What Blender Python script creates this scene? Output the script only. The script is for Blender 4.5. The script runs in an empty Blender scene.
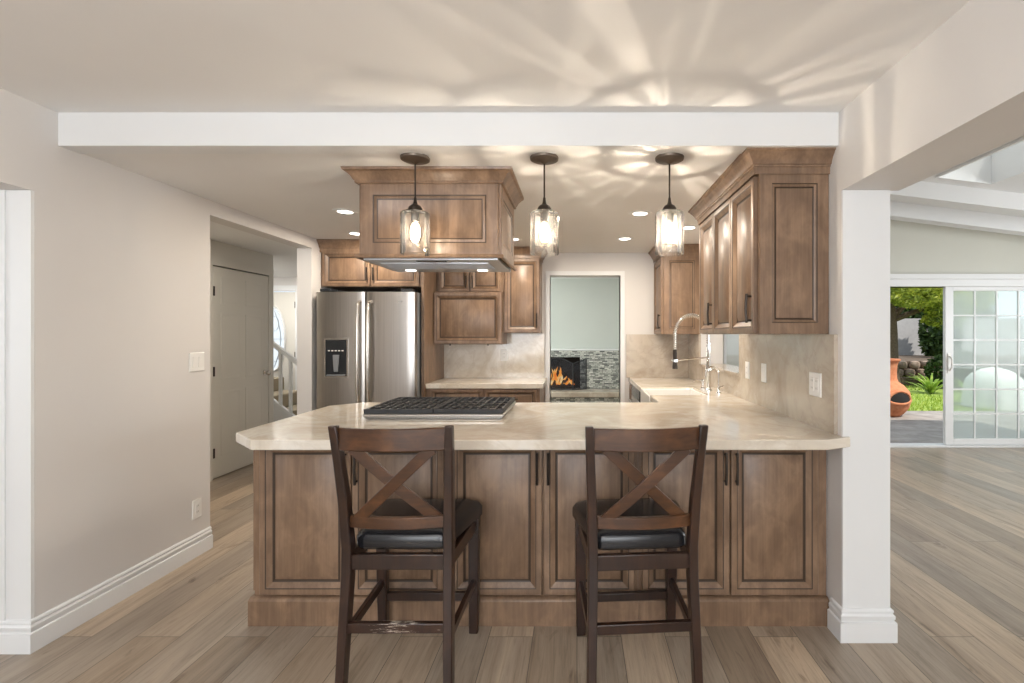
import bpy, bmesh, math, random
from mathutils import Vector, Matrix
C = bpy.context.scene.collection
S = bpy.context.scene
PI = math.pi
rnd = random.Random(7)

# ------------------------------------------------------------------ camera
cam_d = bpy.data.cameras.new('camera')
cam = bpy.data.objects.new('camera', cam_d)
C.objects.link(cam)
cam.location = (0, 0, 1.37)
cam.rotation_euler = (PI / 2, 0, 0)
cam_d.sensor_width = 36.0
cam_d.lens = 17.0
cam_d.shift_x = -65.0 / 1024
cam_d.shift_y = -7.0 / 1024
cam_d.clip_start = 0.05
S.camera = cam
S.view_settings.view_transform = 'Standard'
S.view_settings.look = 'None'
S.view_settings.gamma = 1.0
S.view_settings.use_curve_mapping = False
S.view_settings.exposure = 0.15
S.cycles.max_bounces = 10
S.cycles.diffuse_bounces = 5
S.cycles.glossy_bounces = 5
S.cycles.transparent_max_bounces = 12
S.cycles.caustics_reflective = False
S.cycles.caustics_refractive = False
S.cycles.sample_clamp_indirect = 6.0

# ------------------------------------------------------------------ sky, sun, daylight
W = bpy.data.worlds.new('world')
S.world = W
W.use_nodes = True
bg = W.node_tree.nodes['Background']
bg.inputs[0].default_value = (0.80, 0.90, 1.0, 1)
bg.inputs[1].default_value = 1.15


def light(name, typ, loc, direction, power, color=(1, 1, 1), size=None, size_y=None, spread=None):
    d = bpy.data.lights.new(name, typ)
    d.energy = power
    d.color = color
    if typ == 'AREA':
        if size_y is not None:
            d.shape = 'RECTANGLE'
            d.size = size
            d.size_y = size_y
        else:
            d.shape = 'DISK'
            d.size = size
        if spread:
            d.spread = spread
    o = bpy.data.objects.new(name, d)
    C.objects.link(o)
    o.location = loc
    o.rotation_euler = Vector(direction).to_track_quat('-Z', 'Y').to_euler()
    return o


sun = light('sun', 'SUN', (3, -5, 12), (-0.35, 0.45, -0.82), 4.6, (1, 0.95, 0.86))
sun.data.angle = 0.01
# area lamps added as daylight at unseen windows of the rooms round the camera
light('daylight_dining_window', 'AREA', (-1.45, -2.78, 1.45), (0, 1, 0.0), 50, (0.94, 0.97, 1.0), 1.5, 1.5)
light('daylight_dining_window', 'AREA', (0.55, -2.78, 1.45), (0, 1, 0.0), 50, (0.94, 0.97, 1.0), 1.5, 1.5)
light('daylight_family_window', 'AREA', (7.1, 3.2, 1.45), (-1, 0, 0), 92, (0.95, 0.98, 1.0), 2.2, 1.4)
light('daylight_family_window', 'AREA', (7.1, 0.2, 1.45), (-1, 0, 0), 92, (0.95, 0.98, 1.0), 2.2, 1.4)
light('daylight_living_window', 'AREA', (-6.1, 0.2, 1.45), (1, 0, 0), 45, (0.95, 0.98, 1.0), 2.2, 1.4)
light('daylight_den_window', 'AREA', (-2.56, 8.32, 1.5), (1, -0.1, 0.0), 45, (0.92, 1.0, 0.97), 1.1, 1.2)
light('den_fill', 'AREA', (-0.4, 7.0, 2.42), (0, 0.25, -1), 48, (0.95, 1.0, 0.96), 0.5)  # added fill light without a fixture, brightens the fireplace room
light('daylight_foyer_window', 'AREA', (-5.95, 6.4, 1.7), (1, -0.1, 0.0), 14, (1, 0.98, 0.95), 0.8, 1.2)

# fill lights added out of view: up at the dining ceiling, down into hall and foyer
light('ceiling_uplight_fill', 'AREA', (-0.6, -1.5, 1.7), (0, 0.1, 1), 90, (0.98, 0.985, 1.0), 0.5)
light('hall_fill', 'AREA', (-2.95, 3.9, 2.24), (0, 0, -1), 6.5, (1, 0.95, 0.86), 0.25)
light('foyer_fill', 'AREA', (-4.2, 6.7, 2.24), (0, 0, -1), 18, (1, 0.96, 0.9), 0.3)

# ------------------------------------------------------------------ materials


def new_mat(name):
    m = bpy.data.materials.new(name)
    m.use_nodes = True
    nt = m.node_tree
    b = nt.nodes['Principled BSDF']
    return m, nt, b


def plain(name, col, rough=0.5, metal=0.0, emit=None, emit_s=0.0, coat=0.0, spec=None):
    m, nt, b = new_mat(name)
    b.inputs['Base Color'].default_value = (*col, 1)
    b.inputs['Roughness'].default_value = rough
    b.inputs['Metallic'].default_value = metal
    b.inputs['Coat Weight'].default_value = coat
    if spec is not None:
        b.inputs['Specular IOR Level'].default_value = spec
    if emit:
        b.inputs['Emission Color'].default_value = (*emit, 1)
        b.inputs['Emission Strength'].default_value = emit_s
    return m


def N(nt, typ, **kw):
    n = nt.nodes.new(typ)
    for k, v in kw.items():
        setattr(n, k, v)
    return n


def coords(nt, scale=(1, 1, 1), rot=(0, 0, 0), world=False):
    if world:
        t = N(nt, 'ShaderNodeNewGeometry')
        src = t.outputs['Position']
    else:
        t = N(nt, 'ShaderNodeTexCoord')
        src = t.outputs['Object']
    mp = N(nt, 'ShaderNodeMapping')
    mp.inputs['Scale'].default_value = scale
    mp.inputs['Rotation'].default_value = rot
    nt.links.new(src, mp.inputs['Vector'])
    return mp.outputs['Vector']


def ramp(nt, fac, stops):
    r = N(nt, 'ShaderNodeValToRGB')
    el = r.color_ramp.elements
    el[0].position, el[0].color = stops[0][0], (*stops[0][1], 1)
    el[1].position, el[1].color = stops[-1][0], (*stops[-1][1], 1)
    for p, c in stops[1:-1]:
        e = el.new(p)
        e.color = (*c, 1)
    nt.links.new(fac, r.inputs['Fac'])
    return r.outputs['Color']


def noise(nt, vec, scale, detail=4, rough=0.55, dist=0.0):
    n = N(nt, 'ShaderNodeTexNoise')
    n.inputs['Scale'].default_value = scale
    n.inputs['Detail'].default_value = detail
    n.inputs['Roughness'].default_value = rough
    n.inputs['Distortion'].default_value = dist
    nt.links.new(vec, n.inputs['Vector'])
    return n.outputs['Fac']


def mixc(nt, fac, a, b, mode='MIX'):
    n = N(nt, 'ShaderNodeMix', data_type='RGBA', blend_type=mode)
    for sock, v in ((n.inputs[0], fac), (n.inputs[6], a), (n.inputs[7], b)):
        if isinstance(v, (int, float)):
            sock.default_value = v
        elif isinstance(v, tuple):
            sock.default_value = (*v, 1)
        else:
            nt.links.new(v, sock)
    return n.outputs[2]


def bump(nt, b, h, strength=0.2, dist=0.01):
    n = N(nt, 'ShaderNodeBump')
    n.inputs['Strength'].default_value = strength
    n.inputs['Distance'].default_value = dist
    nt.links.new(h, n.inputs['Height'])
    nt.links.new(n.outputs['Normal'], b.inputs['Normal'])


def paint(name, col, rough=0.6, bstr=0.04):
    m, nt, b = new_mat(name)
    v = coords(nt, world=True)
    f = noise(nt, v, 1.3, 3)
    c = ramp(nt, f, [(0.3, tuple(x * 0.975 for x in col)), (0.7, tuple(min(1, x * 1.02) for x in col))])
    nt.links.new(c, b.inputs['Base Color'])
    b.inputs['Roughness'].default_value = rough
    bump(nt, b, noise(nt, v, 220, 2), bstr, 0.002)
    return m


def wood(name, lo, mid, hi, rough=0.38, axis='Z', coat=0.15, fine=1.0):
    m, nt, b = new_mat(name)
    sc = {'Z': (9, 9, 0.9), 'X': (0.9, 9, 9), 'Y': (9, 0.9, 9)}[axis]
    v = coords(nt, sc, world=True)
    f = noise(nt, v, 1.6 * fine, 6, 0.6, 0.8)
    sc2 = {'Z': (60, 60, 2.2), 'X': (2.2, 60, 60), 'Y': (60, 2.2, 60)}[axis]
    f2 = noise(nt, coords(nt, sc2, world=True), 1.5 * fine, 3)
    cl = noise(nt, coords(nt, (1, 1, 0.6) if axis == 'Z' else (1, 1, 1), world=True), 9.0, 4, 0.6, 0.6)
    c = ramp(nt, f, [(0.28, lo), (0.5, mid), (0.74, hi)])
    c = mixc(nt, 0.35, c, ramp(nt, f2, [(0.3, lo), (0.7, hi)]), 'MIX')
    c = mixc(nt, 0.42, c, ramp(nt, cl, [(0.32, tuple(x * .60 for x in mid)), (0.5, mid), (0.68, tuple(x * 1.08 for x in hi))]), 'MIX')
    nt.links.new(c, b.inputs['Base Color'])
    b.inputs['Roughness'].default_value = rough
    b.inputs['Coat Weight'].default_value = coat
    b.inputs['Coat Roughness'].default_value = 0.25
    bump(nt, b, f2, 0.05, 0.002)
    return m


M = {}
M['wall'] = paint('wall_paint', (0.655, 0.632, 0.61))
M['ceiling'] = paint('ceiling_paint', (0.78, 0.772, 0.76), 0.7)
M['white'] = paint('white_trim_paint', (0.735, 0.74, 0.74), 0.4, 0.01)
M['family'] = paint('family_wall_paint', (0.58, 0.575, 0.51))
M['sage'] = paint('grey_green_paint', (0.52, 0.54, 0.50))
M['door'] = paint('door_paint', (0.66, 0.635, 0.575), 0.4, 0.01)
M['wood'] = wood('cabinet_maple', (0.088, 0.049, 0.028), (0.192, 0.118, 0.072), (0.315, 0.206, 0.131), 0.40, 'Z', 0.08)
M['glaze'] = plain('dark_glaze', (0.045, 0.026, 0.015), 0.45)
M['stool_wood_lit'] = wood('stool_wood_lit', (0.016, 0.006, 0.003), (0.052, 0.021, 0.009), (0.135, 0.056, 0.020), 0.33, 'X', 0.15)  # lighter copy for rails and braces, overhead light put into the colour
M['stool_shaded'] = wood('stool_wood_shaded', (0.008, 0.0035, 0.0025), (0.018, 0.0075, 0.005), (0.055, 0.022, 0.010), 0.33, 'Z', 0.15)  # darker copy for legs and stretchers, shade low down put into the colour
M['leather'] = plain('black_leather', (0.010, 0.010, 0.012), 0.22)
M['bronze'] = plain('oil_rubbed_bronze', (0.045, 0.036, 0.030), 0.4, 0.8)
M['black_iron'] = plain('black_iron', (0.03, 0.031, 0.034), 0.55, 0.3)
M['chrome'] = plain('chrome', (0.75, 0.74, 0.72), 0.12, 1.0)
M['nickel'] = plain('brushed_nickel', (0.66, 0.62, 0.57), 0.26, 1.0)
M['hood_steel'] = plain('hood_steel', (0.58, 0.60, 0.63), 0.38, 1.0)
M['canopy'] = plain('brushed_bronze', (0.13, 0.105, 0.085), 0.42, 0.85)
M['dark_plastic'] = plain('dark_plastic', (0.02, 0.022, 0.025), 0.25)
M['grey_plastic'] = plain('grey_plastic', (0.22, 0.23, 0.24), 0.35)
M['plate'] = plain('white_plastic', (0.80, 0.79, 0.76), 0.35)
M['slot'] = plain('slot_shadow', (0.25, 0.24, 0.22), 0.5)
M['porcelain'] = plain('porcelain', (0.86, 0.85, 0.82), 0.12)
M['carpet'] = paint('carpet_tan', (0.33, 0.28, 0.20), 0.95, 0.4)
M['bulb'] = plain('bulb_glow', (1, 0.9, 0.75), 0.4, emit=(1, 0.83, 0.60), emit_s=14.0)
M['lens'] = plain('lamp_lens', (1, 1, 1), 0.4, emit=(1, 0.95, 0.86), emit_s=6.0)
M['hoodlamp'] = plain('hood_lamp', (1, 1, 1), 0.4, emit=(1, 0.92, 0.8), emit_s=4.0)
M['terracotta'] = None


def stainless():
    m, nt, b = new_mat('stainless_steel')
    v = coords(nt, (220, 220, 1.0), world=True)
    f = noise(nt, v, 1.0, 2)
    c = ramp(nt, f, [(0.3, (0.40, 0.375, 0.35)), (0.7, (0.49, 0.46, 0.43))])
    nt.links.new(c, b.inputs['Base Color'])
    b.inputs['Metallic'].default_value = 1.0
    b.inputs['Roughness'].default_value = 0.30
    wv = noise(nt, coords(nt, (2.2, 2.2, 0.8), world=True), 1.0, 1)
    bump(nt, b, wv, 0.25, 0.03)
    return m


M['steel'] = stainless()


def stone(name, base, light_, dark, rough):
    m, nt, b = new_mat(name)
    v = coords(nt, world=True)
    f = noise(nt, v, 2.6, 7, 0.62, 1.2)
    c = ramp(nt, f, [(0.25, dark), (0.45, base), (0.62, light_), (0.8, base)])
    vein = noise(nt, v, 1.7, 8, 0.6, 2.2)
    vm = ramp(nt, vein, [(0.46, (0, 0, 0)), (0.50, (1, 1, 1)), (0.54, (0, 0, 0))])
    fac = N(nt, 'ShaderNodeMath', operation='MULTIPLY')
    nt.links.new(vm, fac.inputs[0])
    fac.inputs[1].default_value = 0.35
    c = mixc(nt, fac.outputs[0], c, dark)
    nt.links.new(c, b.inputs['Base Color'])
    b.inputs['Roughness'].default_value = rough
    return m


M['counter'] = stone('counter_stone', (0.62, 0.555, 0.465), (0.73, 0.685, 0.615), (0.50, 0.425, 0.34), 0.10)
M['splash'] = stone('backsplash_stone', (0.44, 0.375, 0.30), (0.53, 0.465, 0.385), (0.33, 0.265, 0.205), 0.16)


def planks():
    m, nt, b = new_mat('oak_planks')
    v = coords(nt, (1, 1, 1), (0, 0, PI / 2), world=True)
    br = N(nt, 'ShaderNodeTexBrick', offset=0.37, offset_frequency=2)
    br.inputs['Scale'].default_value = 1.0
    br.inputs['Mortar Size'].default_value = 0.0016
    br.inputs['Mortar Smooth'].default_value = 0.1
    br.inputs['Bias'].default_value = 0.0
    br.inputs['Brick Width'].default_value = 1.6
    br.inputs['Row Height'].default_value = 0.2
    br.inputs['Color1'].default_value = (0, 0, 0, 1)
    br.inputs['Color2'].default_value = (1, 1, 1, 1)
    br.inputs['Mortar'].default_value = (0.5, 0.5, 0.5, 1)
    nt.links.new(v, br.inputs['Vector'])
    plank = ramp(nt, br.outputs['Color'], [(0.0, (0.23, 0.176, 0.128)), (0.3, (0.42, 0.332, 0.245)),
                                           (0.6, (0.31, 0.256, 0.203)), (0.8, (0.49, 0.385, 0.28)), (1.0, (0.36, 0.278, 0.203))])
    # the grain runs with the boards and starts anew on each one
    off = N(nt, 'ShaderNodeVectorMath', operation='MULTIPLY_ADD')
    nt.links.new(br.outputs['Color'], off.inputs[0])
    off.inputs[1].default_value = (13.0, 7.0, 5.0)
    nt.links.new(coords(nt, (8, 0.75, 1), world=True), off.inputs[2])
    g = noise(nt, off.outputs[0], 1.1, 7, 0.66, 1.1)
    gc = ramp(nt, g, [(0.24, (0.42, 0.38, 0.35)), (0.40, (0.80, 0.78, 0.76)), (0.54, (1.0, 1.0, 1.0)), (0.75, (1.22, 1.2, 1.17))])
    c = mixc(nt, 0.85, plank, gc, 'MULTIPLY')
    off2 = N(nt, 'ShaderNodeVectorMath', operation='MULTIPLY_ADD')
    nt.links.new(br.outputs['Color'], off2.inputs[0])
    off2.inputs[1].default_value = (31.0, 17.0, 9.0)
    nt.links.new(coords(nt, (42, 2.0, 1), world=True), off2.inputs[2])
    g2 = noise(nt, off2.outputs[0], 1.3, 6, 0.7, 1.6)
    c = mixc(nt, 0.75, c, ramp(nt, g2, [(0.30, (0.55, 0.52, 0.50)), (0.48, (0.97, 0.97, 0.97)), (0.72, (1.16, 1.15, 1.14))]), 'MULTIPLY')
    kn = noise(nt, coords(nt, (5.0, 1.6, 1), world=True), 1.9, 4, 0.6, 0.8)
    c = mixc(nt, 0.8, c, ramp(nt, kn, [(0.26, (0.40, 0.35, 0.31)), (0.37, (1, 1, 1)), (1.0, (1, 1, 1))]), 'MULTIPLY')
    c = mixc(nt, br.outputs['Fac'], c, (0.10, 0.08, 0.06))
    nt.links.new(c, b.inputs['Base Color'])
    b.inputs['Roughness'].default_value = 0.34
    bump(nt, b, g, 0.06, 0.003)
    return m


M['floor'] = planks()


def thin_glass(name, tint, gloss=0.12, rough=0.02, haze=0.0, haze_col=(0.9, 0.95, 0.93)):
    m = bpy.data.materials.new(name)
    m.use_nodes = True
    nt = m.node_tree
    nt.nodes.clear()
    out = N(nt, 'ShaderNodeOutputMaterial')
    tr = N(nt, 'ShaderNodeBsdfTransparent')
    tr.inputs[0].default_value = (*tint, 1)
    gl = N(nt, 'ShaderNodeBsdfGlossy')
    gl.inputs['Roughness'].default_value = rough
    lw = N(nt, 'ShaderNodeLayerWeight')
    lw.inputs['Blend'].default_value = gloss
    mx = N(nt, 'ShaderNodeMixShader')
    nt.links.new(lw.outputs['Fresnel'], mx.inputs[0])
    nt.links.new(tr.outputs[0], mx.inputs[1])
    nt.links.new(gl.outputs[0], mx.inputs[2])
    res = mx.outputs[0]
    if haze:
        tl = N(nt, 'ShaderNodeBsdfTranslucent')
        tl.inputs[0].default_value = (*haze_col, 1)
        df = N(nt, 'ShaderNodeBsdfDiffuse')
        df.inputs[0].default_value = (*haze_col, 1)
        m3 = N(nt, 'ShaderNodeMixShader')
        m3.inputs[0].default_value = 0.5
        nt.links.new(tl.outputs[0], m3.inputs[1])
        nt.links.new(df.outputs[0], m3.inputs[2])
        m2 = N(nt, 'ShaderNodeMixShader')
        m2.inputs[0].default_value = haze
        nt.links.new(res, m2.inputs[1])
        nt.links.new(m3.outputs[0], m2.inputs[2])
        res = m2.outputs[0]
    nt.links.new(res, out.inputs[0])
    return m


M['shade_glass'] = thin_glass('ribbed_glass', (0.93, 0.92, 0.90), 0.28, 0.04, 0.035, (0.95, 0.93, 0.9))
M['bulb_glass'] = thin_glass('bulb_glass', (0.98, 0.95, 0.9), 0.12)
M['door_glass'] = thin_glass('patio_glass', (0.90, 0.95, 0.93), 0.20, 0.01, 0.27, (0.92, 0.97, 0.95))  # pale haze mixed into the pane stands for bright reflections
M['oval_glass'] = thin_glass('leaded_glass', (0.97, 0.98, 0.97), 0.2, 0.1, 0.35, (0.95, 0.97, 0.95))
M['sky_acrylic'] = thin_glass('skylight_acrylic', (0.95, 0.97, 0.98), 0.1, 0.2, 0.45, (0.95, 0.96, 0.94))


def scuffed():
    m = M['stool_shaded'].copy()
    m.name = 'scuffed_stool_wood'
    nt = m.node_tree
    b = nt.nodes['Principled BSDF']
    src = b.inputs['Base Color'].links[0].from_socket
    f = noise(nt, coords(nt, (9, 30, 70), world=True), 2.0, 5, 0.7)
    tx = N(nt, 'ShaderNodeTexCoord')
    sp = N(nt, 'ShaderNodeSeparateXYZ')
    nt.links.new(tx.outputs['Object'], sp.inputs[0])
    ab = N(nt, 'ShaderNodeMath', operation='ABSOLUTE')
    nt.links.new(sp.outputs['X'], ab.inputs[0])
    mr = N(nt, 'ShaderNodeMapRange')
    nt.links.new(ab.outputs[0], mr.inputs['Value'])
    mr.inputs['From Min'].default_value = 0.0
    mr.inputs['From Max'].default_value = 0.2
    mr.inputs['To Min'].default_value = 0.14
    mr.inputs['To Max'].default_value = -0.05
    ad = N(nt, 'ShaderNodeMath', operation='ADD')
    nt.links.new(f, ad.inputs[0])
    nt.links.new(mr.outputs[0], ad.inputs[1])
    k = ramp(nt, ad.outputs[0], [(0.66, (0, 0, 0)), (0.70, (1, 1, 1))])
    c = mixc(nt, k, src, (0.42, 0.36, 0.30))
    nt.links.new(c, b.inputs['Base Color'])
    return m


M['scuffed'] = scuffed()


def mosaic():
    m, nt, b = new_mat('stacked_stone')
    v = coords(nt, (1, 1, 1), (PI / 2, 0, 0), world=True)
    br = N(nt, 'ShaderNodeTexBrick', offset=0.43, offset_frequency=2, squash=0.7, squash_frequency=3)
    br.inputs['Scale'].default_value = 1.0
    br.inputs['Brick Width'].default_value = 0.085
    br.inputs['Row Height'].default_value = 0.026
    br.inputs['Mortar Size'].default_value = 0.003
    br.inputs['Color1'].default_value = (0, 0, 0, 1)
    br.inputs['Color2'].default_value = (1, 1, 1, 1)
    br.inputs['Mortar'].default_value = (0, 0, 0, 1)
    nt.links.new(v, br.inputs['Vector'])
    c = ramp(nt, br.outputs['Color'], [(0, (0.12, 0.125, 0.12)), (0.3, (0.34, 0.35, 0.32)), (0.6, (0.52, 0.52, 0.47)), (1, (0.74, 0.74, 0.68))])
    c = mixc(nt, br.outputs['Fac'], c, (0.08, 0.08, 0.08))
    nt.links.new(c, b.inputs['Base Color'])
    b.inputs['Roughness'].default_value = 0.6
    bump(nt, b, br.outputs['Color'], 0.5, 0.02)
    return m


M['mosaic'] = mosaic()


def speckle(name, cols, scale, rough=0.8, bstr=0.3, detail=5):
    m, nt, b = new_mat(name)
    f = noise(nt, coords(nt, world=True), scale, detail, 0.65)
    n = len(cols)
    c = ramp(nt, f, [(0.3 + 0.4 * i / (n - 1), cols[i]) for i in range(n)])
    nt.links.new(c, b.inputs['Base Color'])
    b.inputs['Roughness'].default_value = rough
    if bstr:
        bump(nt, b, f, bstr, 0.02)
    return m


M['terracotta'] = speckle('terracotta', [(0.40, 0.13, 0.055), (0.55, 0.20, 0.09), (0.62, 0.27, 0.14)], 9)
M['soot'] = plain('soot', (0.012, 0.010, 0.009), 0.9)
M['lawn'] = speckle('lawn_soil', [(0.12, 0.20, 0.03), (0.26, 0.36, 0.06), (0.36, 0.44, 0.10)], 14)
M['bark'] = speckle('bark', [(0.05, 0.03, 0.02), (0.13, 0.085, 0.055)], 30)
M['garden_wall'] = speckle('garden_stucco', [(0.36, 0.35, 0.36), (0.44, 0.43, 0.43)], 5)
M['rock'] = speckle('edging_rock', [(0.12, 0.08, 0.06), (0.30, 0.22, 0.17), (0.42, 0.33, 0.27)], 7)
M['soil'] = speckle('soil', [(0.07, 0.045, 0.03), (0.14, 0.10, 0.07)], 20)
M['cover'] = speckle('canvas_cover', [(0.72, 0.73, 0.70), (0.82, 0.83, 0.80)], 6, 0.8, 0.2)
M['slate'] = speckle('patio_slate', [(0.20, 0.18, 0.165), (0.30, 0.27, 0.25), (0.40, 0.36, 0.33)], 3.5, 0.7, 0.1)


def leaf(name, a, bcol, c3):
    m, nt, b = new_mat(name)
    f = noise(nt, coords(nt, world=True), 6.0, 3)
    c = ramp(nt, f, [(0.32, a), (0.5, bcol), (0.68, c3)])
    nt.links.new(c, b.inputs['Base Color'])
    b.inputs['Roughness'].default_value = 0.55
    tl = N(nt, 'ShaderNodeBsdfTranslucent')
    nt.links.new(c, tl.inputs[0])
    mx = N(nt, 'ShaderNodeMixShader')
    mx.inputs[0].default_value = 0.35
    nt.links.new(b.outputs[0], mx.inputs[1])
    nt.links.new(tl.outputs[0], mx.inputs[2])
    nt.links.new(mx.outputs[0], nt.nodes['Material Output'].inputs[0])
    return m


M['leaf_tree'] = leaf('tree_leaf', (0.09, 0.14, 0.02), (0.28, 0.34, 0.04), (0.52, 0.52, 0.07))
M['leaf_hedge'] = leaf('hedge_leaf', (0.02, 0.05, 0.012), (0.05, 0.10, 0.02), (0.10, 0.17, 0.03))
M['leaf_agave'] = leaf('strappy_leaf', (0.12, 0.22, 0.03), (0.26, 0.40, 0.06), (0.42, 0.52, 0.12))
M['grass'] = leaf('grass_blade', (0.20, 0.32, 0.04), (0.36, 0.48, 0.07), (0.52, 0.58, 0.14))


def fire_mat():
    m = bpy.data.materials.new('flame')
    m.use_nodes = True
    nt = m.node_tree
    b = nt.nodes['Principled BSDF']
    f = noise(nt, coords(nt, world=True), 9, 3)
    c = ramp(nt, f, [(0.3, (0.9, 0.12, 0.01)), (0.5, (1.0, 0.42, 0.05)), (0.66, (1.0, 0.85, 0.45))])
    nt.links.new(c, b.inputs['Emission Color'])
    b.inputs['Emission Strength'].default_value = 1.3
    b.inputs['Base Color'].default_value = (0.2, 0.05, 0.01, 1)
    return m


M['flame'] = fire_mat()

# ------------------------------------------------------------------ mesh helpers


class MB:
    def __init__(self):
        self.v = []
        self.f = []
        self.m = []

    def add(self, verts, faces, mat=0):
        n = len(self.v)
        self.v += [tuple(p) for p in verts]
        self.f += [tuple(i + n for i in f) for f in faces]
        self.m += [mat] * len(faces)
        return self

    def box(self, x0, x1, y0, y1, z0, z1, mat=0):
        return self.add([(x0, y0, z0), (x1, y0, z0), (x1, y1, z0), (x0, y1, z0), (x0, y0, z1), (x1, y0, z1), (x1, y1, z1), (x0, y1, z1)],
                        [(0, 3, 2, 1), (4, 5, 6, 7), (0, 1, 5, 4), (1, 2, 6, 5), (2, 3, 7, 6), (3, 0, 4, 7)], mat)

    def prism(self, poly, z0, z1, axis='Z', mat=0):
        n = len(poly)

        def P(a, b, c):
            return {'Z': (a, b, c), 'Y': (a, c, b), 'X': (c, a, b)}[axis]
        vs = [P(a, b, z0) for a, b in poly] + [P(a, b, z1) for a, b in poly]
        fs = [tuple(range(n))[::-1], tuple(range(n, 2 * n))] + [(i, (i + 1) % n, (i + 1) % n + n, i + n) for i in range(n)]
        return self.add(vs, fs, mat)

    def rings(self, rings, mat=0, closed=True, cap0=True, cap1=True, mats=None):
        n = len(rings[0])
        vs = [p for r in rings for p in r]
        base = len(self.v)
        self.v += [tuple(p) for p in vs]
        for k in range(len(rings) - 1):
            mm = mats[k] if mats else mat
            for i in range(n if closed else n - 1):
                j = (i + 1) % n
                self.f.append((base + k * n + i, base + k * n + j, base + (k + 1) * n + j, base + (k + 1) * n + i))
                self.m.append(mm)
        if cap0:
            self.f.append(tuple(base + i for i in range(n))[::-1])
            self.m.append(mats[0] if mats else mat)
        if cap1:
            self.f.append(tuple(base + (len(rings) - 1) * n + i for i in range(n)))
            self.m.append(mats[-1] if mats else mat)
        return self

    def lathe(self, prof, cx, cy, n=24, mat=0, cap0=True, cap1=True, squash=None):
        rs = []
        for r, z in prof:
            r = max(r, 1e-4)
            rs.append([(cx + r * math.cos(2 * PI * i / n), cy + r * math.sin(2 * PI * i / n), z) for i in range(n)])
        return self.rings(rs, mat, True, cap0, cap1)

    def tube(self, pts, r, n=10, mat=0, caps=True):
        pts = [Vector(p) for p in pts]
        rr = r if isinstance(r, (list, tuple)) else [r] * len(pts)
        rs = []
        prev = None
        for i, p in enumerate(pts):
            t = (pts[min(i + 1, len(pts) - 1)] - pts[max(i - 1, 0)]).normalized()
            if prev is None:
                a = Vector((0, 0, 1)) if abs(t.z) < 0.9 else Vector((1, 0, 0))
                u = t.cross(a).normalized()
            else:
                u = (prev - t * prev.dot(t)).normalized()
            prev = u
            w = t.cross(u)
            rs.append([p + (u * math.cos(2 * PI * k / n) + w * math.sin(2 * PI * k / n)) * rr[i] for k in range(n)])
        return self.rings(rs, mat, True, caps, caps)

    def bar(self, secs, mat=0):
        """rectangular sections (x, y, z, width x, depth y)"""
        rs = [[(x - w / 2, y - d / 2, z), (x + w / 2, y - d / 2, z), (x + w / 2, y + d / 2, z), (x - w / 2, y + d / 2, z)] for x, y, z, w, d in secs]
        return self.rings(rs, mat)

    def beam(self, p0, p1, w, t, up=(0, 0, 1), mat=0):
        p0, p1 = Vector(p0), Vector(p1)
        d = (p1 - p0).normalized()
        s = d.cross(Vector(up)).normalized()
        u = s.cross(d).normalized()
        rs = [[p + s * a * t / 2 + u * b * w / 2 for a, b in ((-1, -1), (1, -1), (1, 1), (-1, 1))] for p in (p0, p1)]
        return self.rings(rs, mat)

    def build(self, name, mats, parent=None, bevel=0.0, smooth=True, seg=2, recalc=True):
        off = Vector((0, 0, 0))
        p = parent
        while p is not None:
            off += p.location
            p = p.parent
        me = bpy.data.meshes.new(name)
        me.from_pydata([tuple(Vector(q) - off) for q in self.v], [], self.f)
        mats = mats if isinstance(mats, (list, tuple)) else [mats]
        for m in mats:
            me.materials.append(m)
        me.polygons.foreach_set('material_index', self.m)
        if recalc:
            bm = bmesh.new()
            bm.from_mesh(me)
            bmesh.ops.recalc_face_normals(bm, faces=bm.faces)
            bm.to_mesh(me)
            bm.free()
        if smooth:
            me.polygons.foreach_set('use_smooth', [True] * len(me.polygons))
            me.set_sharp_from_angle(angle=math.radians(38))
        me.update()
        o = bpy.data.objects.new(name, me)
        C.objects.link(o)
        if parent is not None:
            o.parent = parent
        if bevel:
            b = o.modifiers.new('bevel', 'BEVEL')
            b.width = bevel
            b.segments = seg
            b.limit_method = 'ANGLE'
            b.angle_limit = math.radians(40)
        return o


def thing(name, label, cat, loc=(0, 0, 0), group=None):
    o = bpy.data.objects.new(name, None)
    o.empty_display_size = 0.1
    C.objects.link(o)
    o.location = loc
    return tag(o, label, cat, group)


def tag(o, label, cat, group=None):
    o['label'] = label
    o['category'] = cat
    if group:
        o['group'] = group
    return o


def struct(o, label, cat):
    o['kind'] = 'structure'
    o['label'] = label
    o['category'] = cat
    return o


def copy_tree(o, parent=None, loc=None, label=None):
    c = o.copy()
    C.objects.link(c)
    if parent is not None:
        c.parent = parent
    if loc is not None:
        c.location = loc
    if label:
        c['label'] = label
    for ch in list(o.children):
        copy_tree(ch, c)
    return c


DOOR = [(0, 0.0, 0), (0, 0.019, 0), (0.003, 0.022, 0), (0.027, 0.022, 1), (0.031, 0.019, 0), (0.034, 0.0205, 0), (0.054, 0.007, 1),
        (0.060, 0.003, 1), (0.066, 0.004, 0), (0.086, 0.015, 0)]
FLATP = [(0, 0.0, 0), (0, 0.016, 0), (0.002, 0.018, 0), (0.058, 0.018, 1), (0.062, 0.014, 0), (0.066, 0.015, 0), (0.074, 0.011, 1),
         (0.079, 0.008, 1), (0.082, 0.011, 0)]


def facing(side, plane, a0, z0):
    """maps (u, v, d): across, up, out of the face"""
    if side == 'S':
        return lambda u, v, d: (a0 + u, plane - d, z0 + v)
    if side == 'W':
        return lambda u, v, d: (plane - d, a0 - u, z0 + v)
    if side == 'E':
        return lambda u, v, d: (plane + d, a0 + u, z0 + v)


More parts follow.
